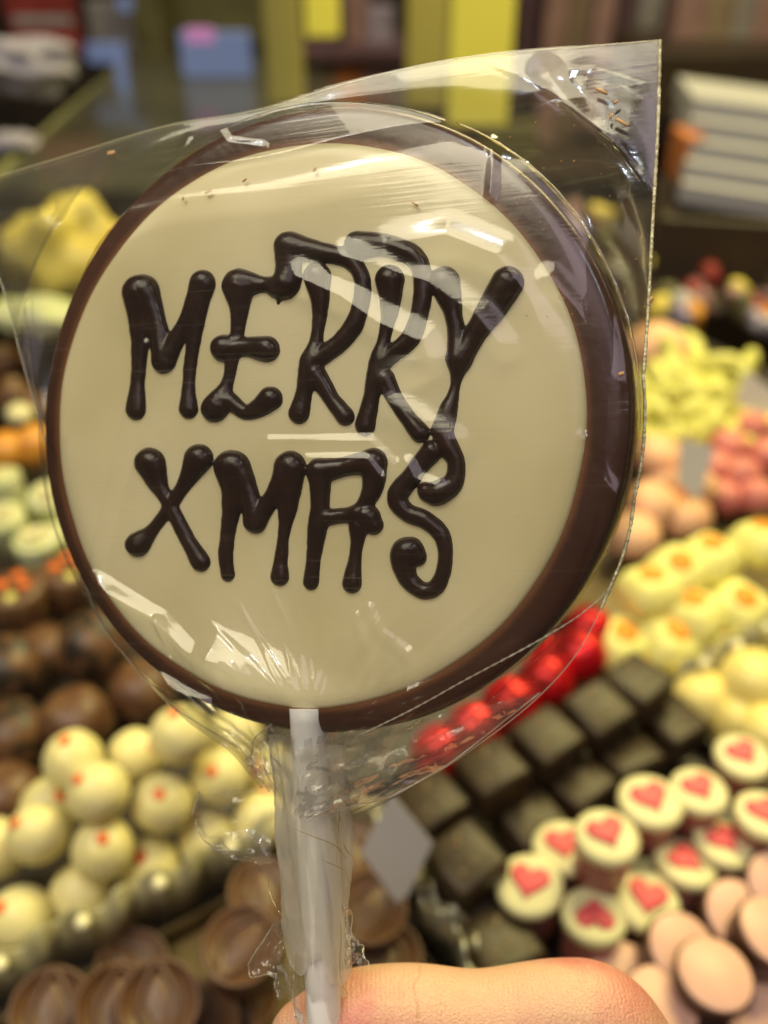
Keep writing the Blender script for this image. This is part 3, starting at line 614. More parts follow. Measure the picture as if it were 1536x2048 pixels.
def skin_detail():
    m = M['skin']; nt = m.node_tree; N = nt.nodes; L = nt.links; b = N['Principled BSDF']
    geo = N.new('ShaderNodeNewGeometry'); sep = N.new('ShaderNodeSeparateXYZ'); L.new(geo.outputs['Position'], sep.inputs[0])
    wv = N.new('ShaderNodeTexWave'); wv.bands_direction = 'X'; wv.inputs['Scale'].default_value = 420; wv.inputs['Distortion'].default_value = 5; wv.inputs['Detail'].default_value = 3; wv.inputs['Detail Scale'].default_value = 0.6
    L.new(geo.outputs['Position'], wv.inputs['Vector'])
    nz = N.new('ShaderNodeTexNoise'); nz.inputs['Scale'].default_value = 160; L.new(geo.outputs['Position'], nz.inputs['Vector'])
    nd = N.new('ShaderNodeMath'); nd.operation = 'MULTIPLY_ADD'; nd.inputs[1].default_value = 0.0035; L.new(nz.outputs['Fac'], nd.inputs[0]); L.new(sep.outputs['X'], nd.inputs[2])
    prev = None
    for px, wd, dp in ((838, 0.00026, 0.28), (1175, 0.0004, 0.15)):
        x0 = D(px, 1990, 0.136)[0] + 0.00175
        a = N.new('ShaderNodeMath'); a.operation = 'SUBTRACT'; a.inputs[1].default_value = x0; L.new(nd.outputs[0], a.inputs[0])
        c = N.new('ShaderNodeMath'); c.operation = 'ABSOLUTE'; L.new(a.outputs[0], c.inputs[0])
        r = N.new('ShaderNodeMapRange'); r.inputs[1].default_value = 0; r.inputs[2].default_value = wd; r.inputs[3].default_value = dp; r.inputs[4].default_value = 0; L.new(c.outputs[0], r.inputs[0])
        if prev is None: prev = r.outputs[0]
        else:
            ad = N.new('ShaderNodeMath'); ad.operation = 'MAXIMUM'; L.new(prev, ad.inputs[0]); L.new(r.outputs[0], ad.inputs[1]); prev = ad.outputs[0]
    hh = N.new('ShaderNodeMath'); hh.operation = 'MULTIPLY_ADD'; hh.inputs[1].default_value = 0.07; L.new(wv.outputs['Fac'], hh.inputs[0])
    neg = N.new('ShaderNodeMath'); neg.operation = 'MULTIPLY'; neg.inputs[1].default_value = -1.0; L.new(prev, neg.inputs[0]); L.new(neg.outputs[0], hh.inputs[2])
    bp = N.new('ShaderNodeBump'); por = N.new('ShaderNodeTexNoise'); por.inputs['Scale'].default_value = 2600; por.inputs['Detail'].default_value = 2; L.new(geo.outputs['Position'], por.inputs['Vector'])
    pm = N.new('ShaderNodeMath'); pm.operation = 'MULTIPLY_ADD'; pm.inputs[1].default_value = 0.5; L.new(por.outputs['Fac'], pm.inputs[0]); L.new(hh.outputs[0], pm.inputs[2])
    bp.inputs['Strength'].default_value = 0.8; bp.inputs['Distance'].default_value = 0.0006; L.new(pm.outputs[0], bp.inputs['Height'])
    L.new(bp.outputs['Normal'], b.inputs['Normal'])
    mx = N.new('ShaderNodeMix'); mx.data_type = 'RGBA'; mx.inputs['B'].default_value = (0.50, 0.14, 0.07, 1)
    src = b.inputs['Base Color'].links[0].from_socket
    k = N.new('ShaderNodeMath'); k.operation = 'MULTIPLY'; k.inputs[1].default_value = 0.16; L.new(prev, k.inputs[0])
    L.new(k.outputs[0], mx.inputs['Factor']); L.new(src, mx.inputs['A']); L.new(mx.outputs['Result'], b.inputs['Base Color'])
skin_detail()

# ------------------------------------------------------------------ confectionery builders
def place(o, px, py, z, rz=0.0, tilt=(0, 0)):
    o.location = G(px, py, z); o.rotation_euler = (tilt[0], tilt[1], rz); return o
def proto_or_copy(store, key, make):
    if key not in store: store[key] = make(); return store[key]
    return copy_tree(store[key])
ST = {}
def sphere_bm(r, u=28, v=18, lump=0.0, seed=0):
    bm = bmesh.new(); bmesh.ops.create_uvsphere(bm, u_segments=u, v_segments=v, radius=r)
    if lump:
        rd = random.Random(seed); ks = [(Vector((rd.uniform(-1, 1), rd.uniform(-1, 1), rd.uniform(-1, 1))).normalized(), rd.uniform(2, 6), rd.uniform(0, 6)) for _ in range(7)]
        for q in bm.verts:
            nrm = q.co.normalized(); q.co *= 1 + lump * sum(math.sin(k * nrm.dot(dv) * 2 + p) for dv, k, p in ks) / 3
    return bm
def make_truffle():
    r = empty('white_truffle'); bm = sphere_bm(0.0110, 32, 20, 0.012, 3); from_bm('shell', bm, M['truffle'], r)
    bm = sphere_bm(0.0023, 14, 8, 0.18, 5)
    for v in bm.verts: v.co.z = v.co.z * 0.28 + 0.01085
    from_bm('orange_dot', bm, M['orange'], r); return r
TR = [  # px, py, z, lean of the dot (toward x, toward the camera), words
 (40, 1835, .0125, (-.3, .5), 'front left end of the pile, beside the divider'), (160, 1790, .0125, (0, -1.3), 'low in the pile with its dot out of sight'),
 (300, 1735, .0125, (-.15, .45), 'low in the front row beside the metal divider'), (415, 1680, .0125, (-.5, -.8), 'right end of the front row, half behind a film flap'),
 (75, 1668, .030, (-.55, .3), 'second row at the left frame edge with dot on its left'), (-12, 1700, .022, (.9, .4), 'cut off by the left frame edge'),
 (206, 1698, .031, (.25, .45), 'middle of the pile with dot at upper right'), (100, 1615, .026, (.6, .1), 'half hidden behind two others at left'),
 (196, 1585, .048, (-.5, .2), 'upper left of the pile, under the topmost left one'), (325, 1607, .035, (.1, .6), 'centre of the pile with a bright dot on top'),
 (440, 1553, .034, (-.2, .85), 'right of the pile with its dot facing forward'), (147, 1522, .046, (-.1, -.05), 'topmost at the left of the pile'),
 (272, 1512, .035, (.8, .5), 'tucked behind the topmost right one'), (360, 1470, .056, (-.1, -.2), 'topmost of the pile, just under the bag'),
 (470, 1470, .034, (0, -1.2), 'behind the film at the back right of the pile'), (545, 1545, .022, (-.6, .7), 'partly hidden by the stick at the right of the pile'),
 (525, 1640, .0125, (0, -1.2), 'seen blurred through the film flap left of the stick')]
RT = 0.0110
tr_t = [(CH - z) / -ray(px, py)[2] for px, py, z, _, _ in TR]; tr_d = [Vector(ray(px, py)) for px, py, *_ in TR]
for _ in range(300):                                            # settle the pile: neighbours slide apart along the view lines, none below the tray
    for i in range(len(TR)):
        for j in range(i):
            ci, cj = Vector(CAM) + tr_d[i] * tr_t[i], Vector(CAM) + tr_d[j] * tr_t[j]
            gap = RT * 1.92 - (ci - cj).length
            if gap > 0:
                k = 0.25 * gap * (1 if tr_t[i] >= tr_t[j] else -1); tr_t[i] += k; tr_t[j] -= k
    for i in range(len(TR)):
        tr_t[i] = min(tr_t[i], (CH - (RT - 0.009)) / -tr_d[i].z)
        tr_t[i] += 0.02 * ((CH - TR[i][2]) / -tr_d[i].z - tr_t[i])
for i, (px, py, z, (lx, ly), words) in enumerate(TR):
    o = proto_or_copy(ST, 'truffle', make_truffle)
    o.location = Vector(CAM) + tr_d[i] * tr_t[i]; o.rotation_euler = (ly * 0.55, lx, random.uniform(-.2, .2))
    o.scale = [random.uniform(.96, 1.05) for _ in range(3)]
    tag(o, 'white truffle, ' + words, 'truffle', 'white truffles with orange dots')

def make_dome(key, m, r, h, flat=False):
    def f():
        rt = empty('brown_truffle')
        pr = [(r * .9, 0), (r, h * .08), (r, h * .35), (r * .96, h * .58), (r * .8, h * .82), (r * .5, h * .96), (0, h)] if not flat else [(r * .9, 0), (r, h * .08), (r * 1.02, h * .7), (r * .98, h * .9), (r * .88, h * .99), (r * .7, h), (0, h * 1.0)]
        bm = lathe(pr, 36)
        for v in bm.verts: v.co *= 1 + 0.02 * math.sin(v.co.x * 300 + v.co.z * 200)
        from_bm('shell', bm, M[m], rt)
        if flat:
            for k in range(4):
                b = sphere_bm(0.0032, 10, 6, 0.25, k); 
                for v in b.verts: v.co.z *= 0.3
                q = from_bm('red_crumb' if k != 2 else 'green_crumb', b, M['orange' if k != 2 else 'lime'], rt); q.location = (r * .5 * math.cos(k * 1.7), r * .45 * math.sin(k * 1.7 + .5), h)
        return rt
    return f
for px, py, z, key, words in [
 (45, 1235, .012, 'flat', 'brown flat-topped truffle with red crumbs at the left frame edge'), (150, 1195, .012, 'flat', 'brown flat-topped truffle with red crumbs touching the bag'),
 (30, 1375, .004, 'spk', 'dark speckled brown truffle at the left edge, below the flat-topped ones'), (195, 1325, .014, 'spk', 'large speckled brown truffle beside the lower left bag fold'),
 (40, 1510, .002, 'spk', 'dark speckled brown truffle at the left edge, lowest of the sharp ones'), (160, 1465, .010, 'plain', 'plain brown domed truffle above the white truffles'),
 (290, 1405, .002, 'plain', 'plain brown domed truffle half under the bag fold'), (20, 1620, .000, 'plain', 'dim brown truffle in shade left of the white pile'), (100, 1330, -.004, 'plain', 'brown truffle in the gap between the speckled ones')]:
    o = proto_or_copy(ST, key, make_dome(key, dict(flat='speckle', spk='speckle_dark', plain='speckle')[key], 0.0155, 0.021, key == 'flat') if key != 'spk' else make_dome(key, 'speckle_dark', 0.0165, 0.027))
    place(o, px, py, z - 0.006, random.uniform(0, 6)); tag(o, words, 'truffle', 'brown truffles at left')

def make_square():
    s = 0.0228; rt = empty('chocolate_square'); from_bm('shell', rbox(s, s, 0.017, 0.0022, 3), M['square'], rt)
    for k in range(6):
        b = sphere_bm(0.0011, 8, 5, 0.3, k)
        for v in b.verts: v.co.z *= 0.25; v.co.x *= 1.6
        q = from_bm('gold_fleck', b, M['gold_fleck'], rt); q.location = (random.uniform(-.007, .007), random.uniform(-.007, .007), 0.01705); q.rotation_euler = (0, 0, random.uniform(0, 3))
    return rt
for px, py, z, dr, words in [
 (1283, 1350, .036, .10, 'top layer, end of the row nearest the cream blocks'), (1200, 1402, .034, -.03, 'top layer, second in the row from the cream blocks'), (1098, 1460, .034, .05, 'top layer, third in the row from the cream blocks'),
 (990, 1528, .034, .0, 'top layer, right beside the lower right bag edge'), (1350, 1432, .018, .05, 'lower layer between the lemon domes and the heart cups'), (1262, 1500, .018, -.05, 'lower layer above the back heart cups'),
 (1165, 1556, .018, .06, 'lower layer, centre of the block of squares'), (1062, 1625, .018, .02, 'lower layer, in the shade of the row above'), (870, 1595, .026, .1, 'half behind the tip of the bag'),
 (935, 1702, .034, .08, 'upper, right of the grey diamond card'), (945, 1770, .017, .05, 'lower, under the one beside the diamond card'), (1000, 1880, .020, -.06, 'nearest the finger, flat in shade'),
 (1095, 1745, .004, .0, 'bottom layer, left of the heart cups'), (1400, 1400, .004, .3, 'bottom layer against the lemon domes'), (1100, 1560, .000, .0, 'bottom layer, deep in the gap of the top row')]:
    o = proto_or_copy(ST, 'square', make_square); place(o, px, py, z, TY + dr + random.uniform(-.09, .09), (random.uniform(-.10, .10), random.uniform(-.10, .10))); o.location.z -= 0.017
    tag(o, 'dark chocolate square, ' + words, 'chocolate', 'dark chocolate squares')
# grey diamond cards
def card(px, py, depth, pts, label, tilt=-0.15):
    c = D(px, py, depth); bm = bmesh.new(); k = depth / F
    vs = [bm.verts.new(((x - px) * k, 0, -(y - py) * k * 1.1)) for x, y in pts]; f = bm.faces.new(vs)
    ex = bmesh.ops.extrude_face_region(bm, geom=[f]); bmesh.ops.translate(bm, verts=[g for g in ex['geom'] if isinstance(g, bmesh.types.BMVert)], vec=(0, 0.0006, 0))
    bmesh.ops.recalc_face_normals(bm, faces=bm.faces)
    root = empty('price_card', (c.x, c.y, -0.008)); o = from_bm('card_face', bm, M['card'], root, False); o.location = (0, 0, c.z + 0.008); o.rotation_euler = (-0.45, 0, 0.05)
    from_bm('stem', tube_path([(0, 0.004, 0), (0, 0.004, c.z * 0.5 + 0.004), (0, 0.0016, c.z + 0.008)], 0.0008, 6), M['tray_metal'], root); return tag(root, label, 'card')
card(793, 1700, 0.300, [(785, 1588), (866, 1690), (800, 1818), (722, 1702)], 'blank grey diamond card standing right of the stick')
card(1395, 940, 0.50, [(1360, 880), (1430, 900), (1400, 1000), (1355, 960)], 'blurred grey diamond card in front of the rose domes')
card(1510, 790, 0.60, [(1490, 745), (1560, 790), (1540, 840), (1470, 800)], 'blurred grey diamond card behind the lime heap')

def heart_bm(s, h):
    bm = bmesh.new(); n = 44; ring = []
    for i in range(n):
        a = 2 * math.pi * i / n; x = 16 * math.sin(a) ** 3; y = 13 * math.cos(a) - 5 * math.cos(2 * a) - 2 * math.cos(3 * a) - math.cos(4 * a); ring.append((x * s / 17, (y + 2) * s / 17))
    layers = [(1.0, 0), (1.0, h * .5), (.93, h * .82), (.78, h), (0.4, h * 1.05)]; R = []
    for k, z in layers: R.append([bm.verts.new((x * k, y * k, z)) for x, y in ring])
    for a, b in zip(R, R[1:]):
        for i in range(n): bm.faces.new((a[i], a[(i + 1) % n], b[(i + 1) % n], b[i]))
    bm.faces.new(R[-1]); return bm
def make_heart_cup():
    rt = empty('heart_cup'); r = 0.0112
    from_bm('cup_side', lathe([(0, 0), (r * .80, 0), (r * .84, .0008), (r * .92, .018), (r * .93, .0188)], 36), M['cup_side'], rt)
    wt = from_bm('white_top', lathe([(r * .93, .0186), (r * 1.0, .0190), (r * 1.03, .0202), (r * 1.02, .0216), (r * .95, .0226), (r * .8, .0230), (0, .0230)], 40), M['cup_top'], rt)
    h = from_bm('heart', heart_bm(0.0072, 0.0017), M['heart'], wt); h.location = (0, 0.0003, 0.0229); return rt
for px, py, z, rz, tl, words in [
 (1488, 1508, .036, .4, (.0, .0), 'farthest back at the right'), (1400, 1577, .036, .35, (0, 0), 'top layer, second from the back'), (1303, 1598, .037, .3, (0, 0), 'top layer, third from the back'),
 (1215, 1668, .044, .3, (.0, .0), 'highest of the heap, nearest the camera'), (1077, 1757, .026, -.35, (.12, -.12), 'alone at the left end beside the squares'), (1190, 1838, .024, 3.0, (.1, .0), 'lowest, heart upside down above the finger'),
 (1283, 1782, .020, -.3, (.1, .1), 'lower layer left of the pink discs'), (1362, 1735, .022, .8, (0, .2), 'lower layer with heart off centre, middle of the heap'), (1438, 1690, .024, .6, (0, .15), 'lower layer under the second from the back'),
 (1530, 1625, .034, .2, (0, 0), 'cut off by the right frame edge'), (1140, 1690, .024, .0, (.0, -.1), 'hidden behind the highest one, only its rim showing')]:
    o = proto_or_copy(ST, 'cup', make_heart_cup); place(o, px, py, z, rz, tl); o.location.z -= 0.0
    o.location = o.location - Vector((0, 0, 0.023)); o.scale = [random.uniform(.93, 1.05)] * 2 + [1]; tag(o, 'white cup with pink heart, ' + words, 'chocolate', 'white cups with pink hearts')

def make_pink():
    rt = empty('pink_topped_chocolate'); r = 0.0125
    from_bm('cup_side', lathe([(0, 0), (r * .82, 0), (r * .86, .0008), (r * .99, .0125), (r * 1.0, .0135), (r * .97, .0143), (r * .9, .0146), (0, .0146)], 40), M['cup_dark'], rt)
    from_bm('pink_top', lathe([(r * .93, .0142), (r * .93, .0150), (r * .9, .0153), (0, .0154)], 40), M['pink'], rt); return rt
for px, py, z, tl, words in [
 (1425, 1940, .030, (.05, .05), 'in full view, topmost of the group'), (1525, 1850, .030, (.1, .25), 'at the right frame edge above the full one'), (1455, 1800, .022, (.3, .2), 'small and tilted, farthest back'),
 (1345, 1872, .024, (.25, .2), 'tucked behind the full one at left'), (1240, 1935, .012, (.2, .1), 'half behind the knuckle, upper'), (1312, 1995, .022, (.1, .1), 'beside the knuckle, cut by the finger'),
 (1520, 2025, .012, (.05, 0), 'bottom right corner of the frame'), (1535, 1735, .024, (.4, .2), 'partly out of frame under the heart cups'), (1190, 2010, .000, (.1, 0), 'behind the finger')]:
    if words == 'behind the finger': continue
    o = proto_or_copy(ST, 'pink', make_pink); place(o, px, py, z, 0, tl); o.location.z -= 0.0154
    tag(o, 'chocolate with pale pink disc top, ' + words, 'chocolate', 'pink-topped chocolates')

def make_milk():
    rt = empty('milk_chocolate_cup'); r = 0.0128
    from_bm('cup_side', lathe([(0, 0), (r * .84, 0), (r * .88, .001), (r * .97, .017), (r, .0182), (r * 1.0, .0194), (r * .95, .0200), (r * .89, .0196), (r * .85, .0184), (0, .0180)], 44), M['milk'], rt)
    # leaf-shaped raised ring and pad in the hollow
    def leaf(s, n=40):
        return [(s * 0.62 * math.sin(a) * (1 - 0.25 * abs(math.cos(a))), s * math.cos(a) * (0.9 + 0.25 * abs(math.cos(a)) ** 3)) for a in [2 * math.pi * i / n for i in range(n)]]
    L1 = leaf(0.0098); from_bm('leaf_ring', tube_path([(x, y, .0186) for x, y in L1] + [(L1[0][0], L1[0][1], .0186)], 0.0009, 8), M['milk'], rt)
    bm = bmesh.new(); R = []
    for k, z in ((1, .0179), (.92, .0183), (.7, .0186), (.4, .0187)): R.append([bm.verts.new((x, y, z)) for x, y in leaf(0.0074 * k)])
    for a, b in zip(R, R[1:]):
        for i in range(40): bm.faces.new((a[i], a[(i + 1) % 40], b[(i + 1) % 40], b[i]))
    bm.faces.new(R[-1]); from_bm('leaf_pad', bm, M['milk'], rt); return rt
for px, py, z, rz, tl, words in [
 (308, 1962, .030, .25, (.35, .05), 'frontmost with a clear leaf-shaped top'), (200, 1975, .028, .1, (.3, .3), 'behind and left of the frontmost one'), (485, 1868, .036, -.6, (.15, .1), 'tall one beside the film neck'),
 (80, 1985, .022, .2, (.3, .2), 'at the lower left corner'), (515, 1775, .024, .3, (.1, .1), 'behind the film neck near the divider'),
 (735, 1800, .028, -.4, (.1, .1), 'right of the stick, behind the diamond card'), (700, 1700, .018, .3, (0, 0), 'right of the stick, farther back'), (250, 1915, .002, .9, (.2, 0), 'low between the others at left'), (400, 2030, .012, .3, (.1, 0), 'at the bottom edge left of the fingertip'),
 (760, 1900, .014, .1, (.1, .1), 'low, just above the finger'), (470, 1985, .006, .4, (.1, .1), 'low, left of the film flaps at the bottom')]:
    o = proto_or_copy(ST, 'milk', make_milk); place(o, px, py, z, rz, tl); o.location.z -= 0.019
    tag(o, 'milk chocolate cup, ' + words, 'chocolate', 'milk chocolate cups with leaf tops')

def make_egg():
    rt = empty('cream_block'); s = 0.0285; bm = rbox(s, s, 0.020, 0.0075, 4)
    for v in bm.verts:
        if v.co.z > 0.015: v.co.x *= 0.88; v.co.y *= 0.88
    from_bm('shell', bm, M['cream'], rt)
    b = sphere_bm(0.0064, 18, 10, 0.06, 2)
    for v in b.verts: v.co.z = v.co.z * 0.32 + 0.0199
    from_bm('yolk_dot', b, M['yolk'], rt); return rt
for px, py, z, words in [
 (1360, 1108, .040, 'back row, second from the right'), (1428, 1087, .040, 'back row, right'), (1308, 1152, .038, 'back row, left end'), (1400, 1202, .030, 'middle row with the largest yolk dot'), (1482, 1180, .030, 'middle row at right'),
 (1335, 1252, .022, 'front row with its dot half hidden'), (1532, 1060, .040, 'back row at the frame edge'), (1240, 1255, .020, 'leaning at the left end, beside the red balls'), (1450, 1260, .014, 'front row beside the divider'), (1290, 1310, .010, 'lowest, behind the squares'), (1530, 1215, .018, 'front row at the right frame edge'), (1380, 1300, .006, 'lowest, by the end of the divider')]:
    o = proto_or_copy(ST, 'egg', make_egg); place(o, px, py, z, TY + random.uniform(-.3, .3), (random.uniform(-.2, .2), random.uniform(-.2, .2))); o.location.z -= 0.02
    tag(o, 'cream coloured block with orange yolk dot, ' + words, 'chocolate', 'cream blocks with yolk dots')

def simple(name, key, bmf, m, items, cat, group, prefix, rot=0.3, zoff=0.0):
    for it in items:
        px, py, z, words = it[:4]
        if key not in ST: o = ST[key] = from_bm(name, bmf(), M[m])
        else: o = ST[key].copy(); COL.objects.link(o)
        place(o, px, py, z, random.uniform(0, 6), (random.uniform(-rot, rot), random.uniform(-rot, rot))); o.location.z += zoff
        sc_ = it[4] if len(it) > 4 else 1.0
        if sc_ != 1.0: o.scale = (sc_,) * 3
        tag(o, prefix + words, cat, group)
def dome_bm(r, h):
    bm = lathe([(r * .9, 0), (r, h * .1), (r * .99, h * .4), (r * .88, h * .7), (r * .6, h * .92), (r * .3, h * .99), (0, h)], 30); return bm
simple('lemon_dome', 'lemon', lambda: dome_bm(0.0145, 0.019), 'lemon', [(1400, 1400, .004, 'left end behind the squares'), (1505, 1372, .012, 'largest, topmost in the tray', 1.15), (1480, 1440, .002, 'just behind the farthest heart cup'), (1535, 1470, .006, 'right edge beside the heart cups'), (1440, 1335, -.004, 'against the divider')], 'chocolate', 'lemon yellow domes', 'lemon yellow domed chocolate, ', .12, -.006)
simple('red_foil_ball', 'red', lambda: sphere_bm(0.0125, 30, 20, 0.02, 9), 'red_foil', [(1158, 1312, .030, 'topmost right, beside the cream blocks'), (1092, 1362, .028, 'between the bag edge and the squares'), (1020, 1408, .026, 'showing red through the bag edge'), (950, 1462, .018, 'behind the lower bag fold'), (880, 1505, .010, 'behind the bag near the stick'), (1175, 1260, .014, 'at the back under the bag edge'), (1110, 1320, .014, 'lower layer between two others')], 'sweet', 'red foil balls', 'red foil wrapped ball, ')
simple('rose_dome', 'rose', lambda: dome_bm(0.0125, 0.016), 'rose', [(1450, 905, .010, 'left of the heap'), (1500, 872, .012, 'at the back of the heap'), (1535, 925, .014, 'at the frame edge, upper'), (1475, 965, .010, 'middle front'), (1510, 1010, .004, 'lowest at the frame edge'), (1425, 950, .004, 'beside the grey card'), (1440, 1010, .000, 'front, above the cream blocks'), (1530, 860, .004, 'far corner at the frame edge')], 'chocolate', 'rose pink domes', 'rose pink domed chocolate, ')
simple('peach_dome', 'peach', lambda: dome_bm(0.0135, 0.014), 'peach', [(1310, 925, .010, 'back left beside the bag seam', 1.2), (1297, 1022, .008, 'middle beside the bag seam'), (1380, 990, .010, 'right, in front of the grey card'), (1262, 1085, .004, 'lowest, touching the bag seam'), (1370, 1050, .000, 'in front, behind the cream blocks'), (1330, 975, -.002, 'low between two others')], 'chocolate', 'peach domes', 'peach coloured domed chocolate, ')
simple('amber_sweet', 'amber', lambda: sphere_bm(0.0145, 22, 14, 0.05, 4), 'amber', [(18, 905, .014, 'at the left frame edge'), (72, 893, .016, 'against the bag edge')], 'sweet', 'amber sweets', 'orange amber sweet, ')
def curl_bm():
    return tube_path([(0.018 * (t - .5) * 2, 0.0035 * math.sin(t * 9), 0.003 * math.cos(t * 7)) for t in np.linspace(0, 1, 18)], [0.0050 * math.sin(math.pi * (0.08 + 0.84 * t)) ** 0.4 for t in np.linspace(0, 1, 18)], 12)
lw = ['top of the heap', 'left shoulder of the heap', 'right shoulder of the heap', 'upper left', 'centre', 'upper right', 'left, against the bag seam', 'left of centre', 'right of centre', 'far right', 'lower left, against the bag seam', 'lower left', 'low centre', 'low right', 'lowest right', 'lowest left', 'lowest centre', 'beside the grey card', 'bottom, touching the peach domes', 'bottom at the seam']
lp = [(1410, 715), (1360, 745), (1450, 755), (1330, 775), (1400, 765), (1480, 790), (1285, 800), (1340, 815), (1410, 815), (1470, 830), (1285, 850), (1330, 860), (1390, 855), (1440, 865), (1490, 855), (1300, 885), (1350, 890), (1420, 900), (1320, 905), (1290, 830)]
simple('lime_curl', 'lime', curl_bm, 'lime', [(x, y, .006 + .030 * max(0, 1 - abs(y - 715) / 190), lw[i], 1.55) for i, (x, y) in enumerate(lp)], 'sweet', 'lime yellow curls', 'lime yellow curl, ', .5)
def make_pistachio():
    rt = empty('pistachio_cup'); r = 0.0125
    from_bm('cup_side', lathe([(0, 0), (r * .85, 0), (r * .88, .001), (r, .020), (r * .98, .0215), (r * .8, .022), (0, .022)], 30), M['pistachio'], rt)
    from_bm('swirl', tube_path([(r * .75 * (1 - t) * math.cos(t * 14), r * .75 * (1 - t) * math.sin(t * 14), .022 + .003 * t) for t in np.linspace(0, .95, 40)], 0.0016, 6), M['cup_top'], rt); return rt
for px, py, z, words in [(15, 1030, .026, 'at the left frame edge'), (100, 985, .028, 'back, against the bag edge'), (75, 1080, .022, 'in front, above the brown truffles'), (5, 960, .022, 'behind, at the left frame edge'), (130, 1055, .014, 'half under the bag edge')]:
    o = proto_or_copy(ST, 'pist', make_pistachio); place(o, px, py, z, random.uniform(0, 6), (random.uniform(-.2, .2), random.uniform(-.2, .2))); o.location.z -= 0.02
    tag(o, 'pale green cup with cream swirl, ' + words, 'chocolate', 'pale green cups')
simple('nut_cluster', 'nut', lambda: sphere_bm(0.015, 18, 12, 0.2, 8), 'speckle', [(30, 800, .01, 'at the left frame edge, upper'), (75, 830, .006, 'against the bag edge'), (15, 730, .006, 'dim, at the back left')], 'chocolate', 'brown nut clusters', 'brown nut cluster, ')
simple('white_button', 'wbut', lambda: dome_bm(0.009, 0.009), 'cup_top', [(40, 835, .016, 'on the nut clusters')], 'chocolate', None, 'small white button sweet ')

# things behind the trays
def lump(name, px, py, depth, r, m, label, cat, squash=(1, 1, 1), seed=1, lumpy=.12):
    o = from_bm(name, sphere_bm(r, 32, 22, lumpy, seed), M[m]); o.location = D(px, py, depth); o.scale = squash; return tag(o, label, cat)
lump('wrapped_parcel', 145, 510, .72, .048, 'yellow_wrap', 'crumpled yellow wrapped parcel seen through the bag at left', 'parcel', (1.1, .9, .85), 3, .22)
lump('wrapped_parcel', 75, 635, .66, .022, 'pistachio', 'small pale green wrapped parcel under the yellow one', 'parcel', (1.6, 1, .7), 4)
lump('marzipan_fruit', 1312, 705, .66, .024, 'peach', 'orange pink marzipan fruit behind the bag seam', 'sweet', (1.05, 1, .9), 5, .04)

# the shop behind: glass top, posts, shelves and boxes
def at_z(px, py, z): return G(px, py, z)
ZG = 0.05
g = empty('glass_counter', at_z(300, 300, ZG)); tag(g, 'glass counter top with an olive edge strip crossing the upper left', 'counter')
A_, B_ = at_z(-40, 385, ZG), at_z(345, 45, ZG); C_, D_ = at_z(640, 45, ZG), at_z(640, 385, ZG)
off = g.location
pane = from_py('glass_pane', [A_ - off, B_ - off, C_ - off, D_ - off], [(0, 1, 2, 3)], film_mat('pane', 0.10, (0.75, 0.78, 0.6), 0.0), g, False)
pane.modifiers.new('thick', 'SOLIDIFY').thickness = 0.006
from_bm('edge_strip', tube_path([A_ - off, B_ - off], [0.0075, 0.0075], 10), M['glass_green'], g)
def post(px, top, bottom, depth, w, m, label, d=0.02):
    c = D(px, bottom, depth); h = 0.62
    o = from_bm('yellow_post', rbox(w, d, h, 0.003, 2), M[m], None, False); o.location = c; return tag(o, label, 'post')
post(952, 0, 250, 0.95, 0.064, 'post', 'bright yellow strip hanging behind the top right of the disc')
post(850, 0, 215, 1.25, 0.056, 'post_dim', 'dim olive strip just left of the bright yellow one')
post(575, 0, 205, 1.15, 0.046, 'post_dim', 'dim yellow strip above the left top of the disc')
post(646, 0, 74, 1.05, 0.040, 'post', 'short yellow strip with its lower end above the disc')
def shelf(px, py, depth, w, d, h, m, label):
    return box_at('shelf', px, py, depth, w, h, d, m, label, 'shelf', bev=.002)
shelf(760, 92, 1.62, 0.32, 0.24, 0.018, 'box_plum', 'dark shelf board behind the middle yellow strips')
shelf(1480, 140, 1.42, 0.36, 0.30, 0.085, 'wood_dark', 'thick dark wooden shelf at upper right')
shelf(760, 235, 1.62, 0.34, 0.24, 0.014, 'wood_dark', 'lower dark shelf board hidden behind the disc top')
shelf(1150, 320, 1.55, 0.34, 0.26, 0.016, 'wood_dark', 'dark shelf board seen through the bag at right')
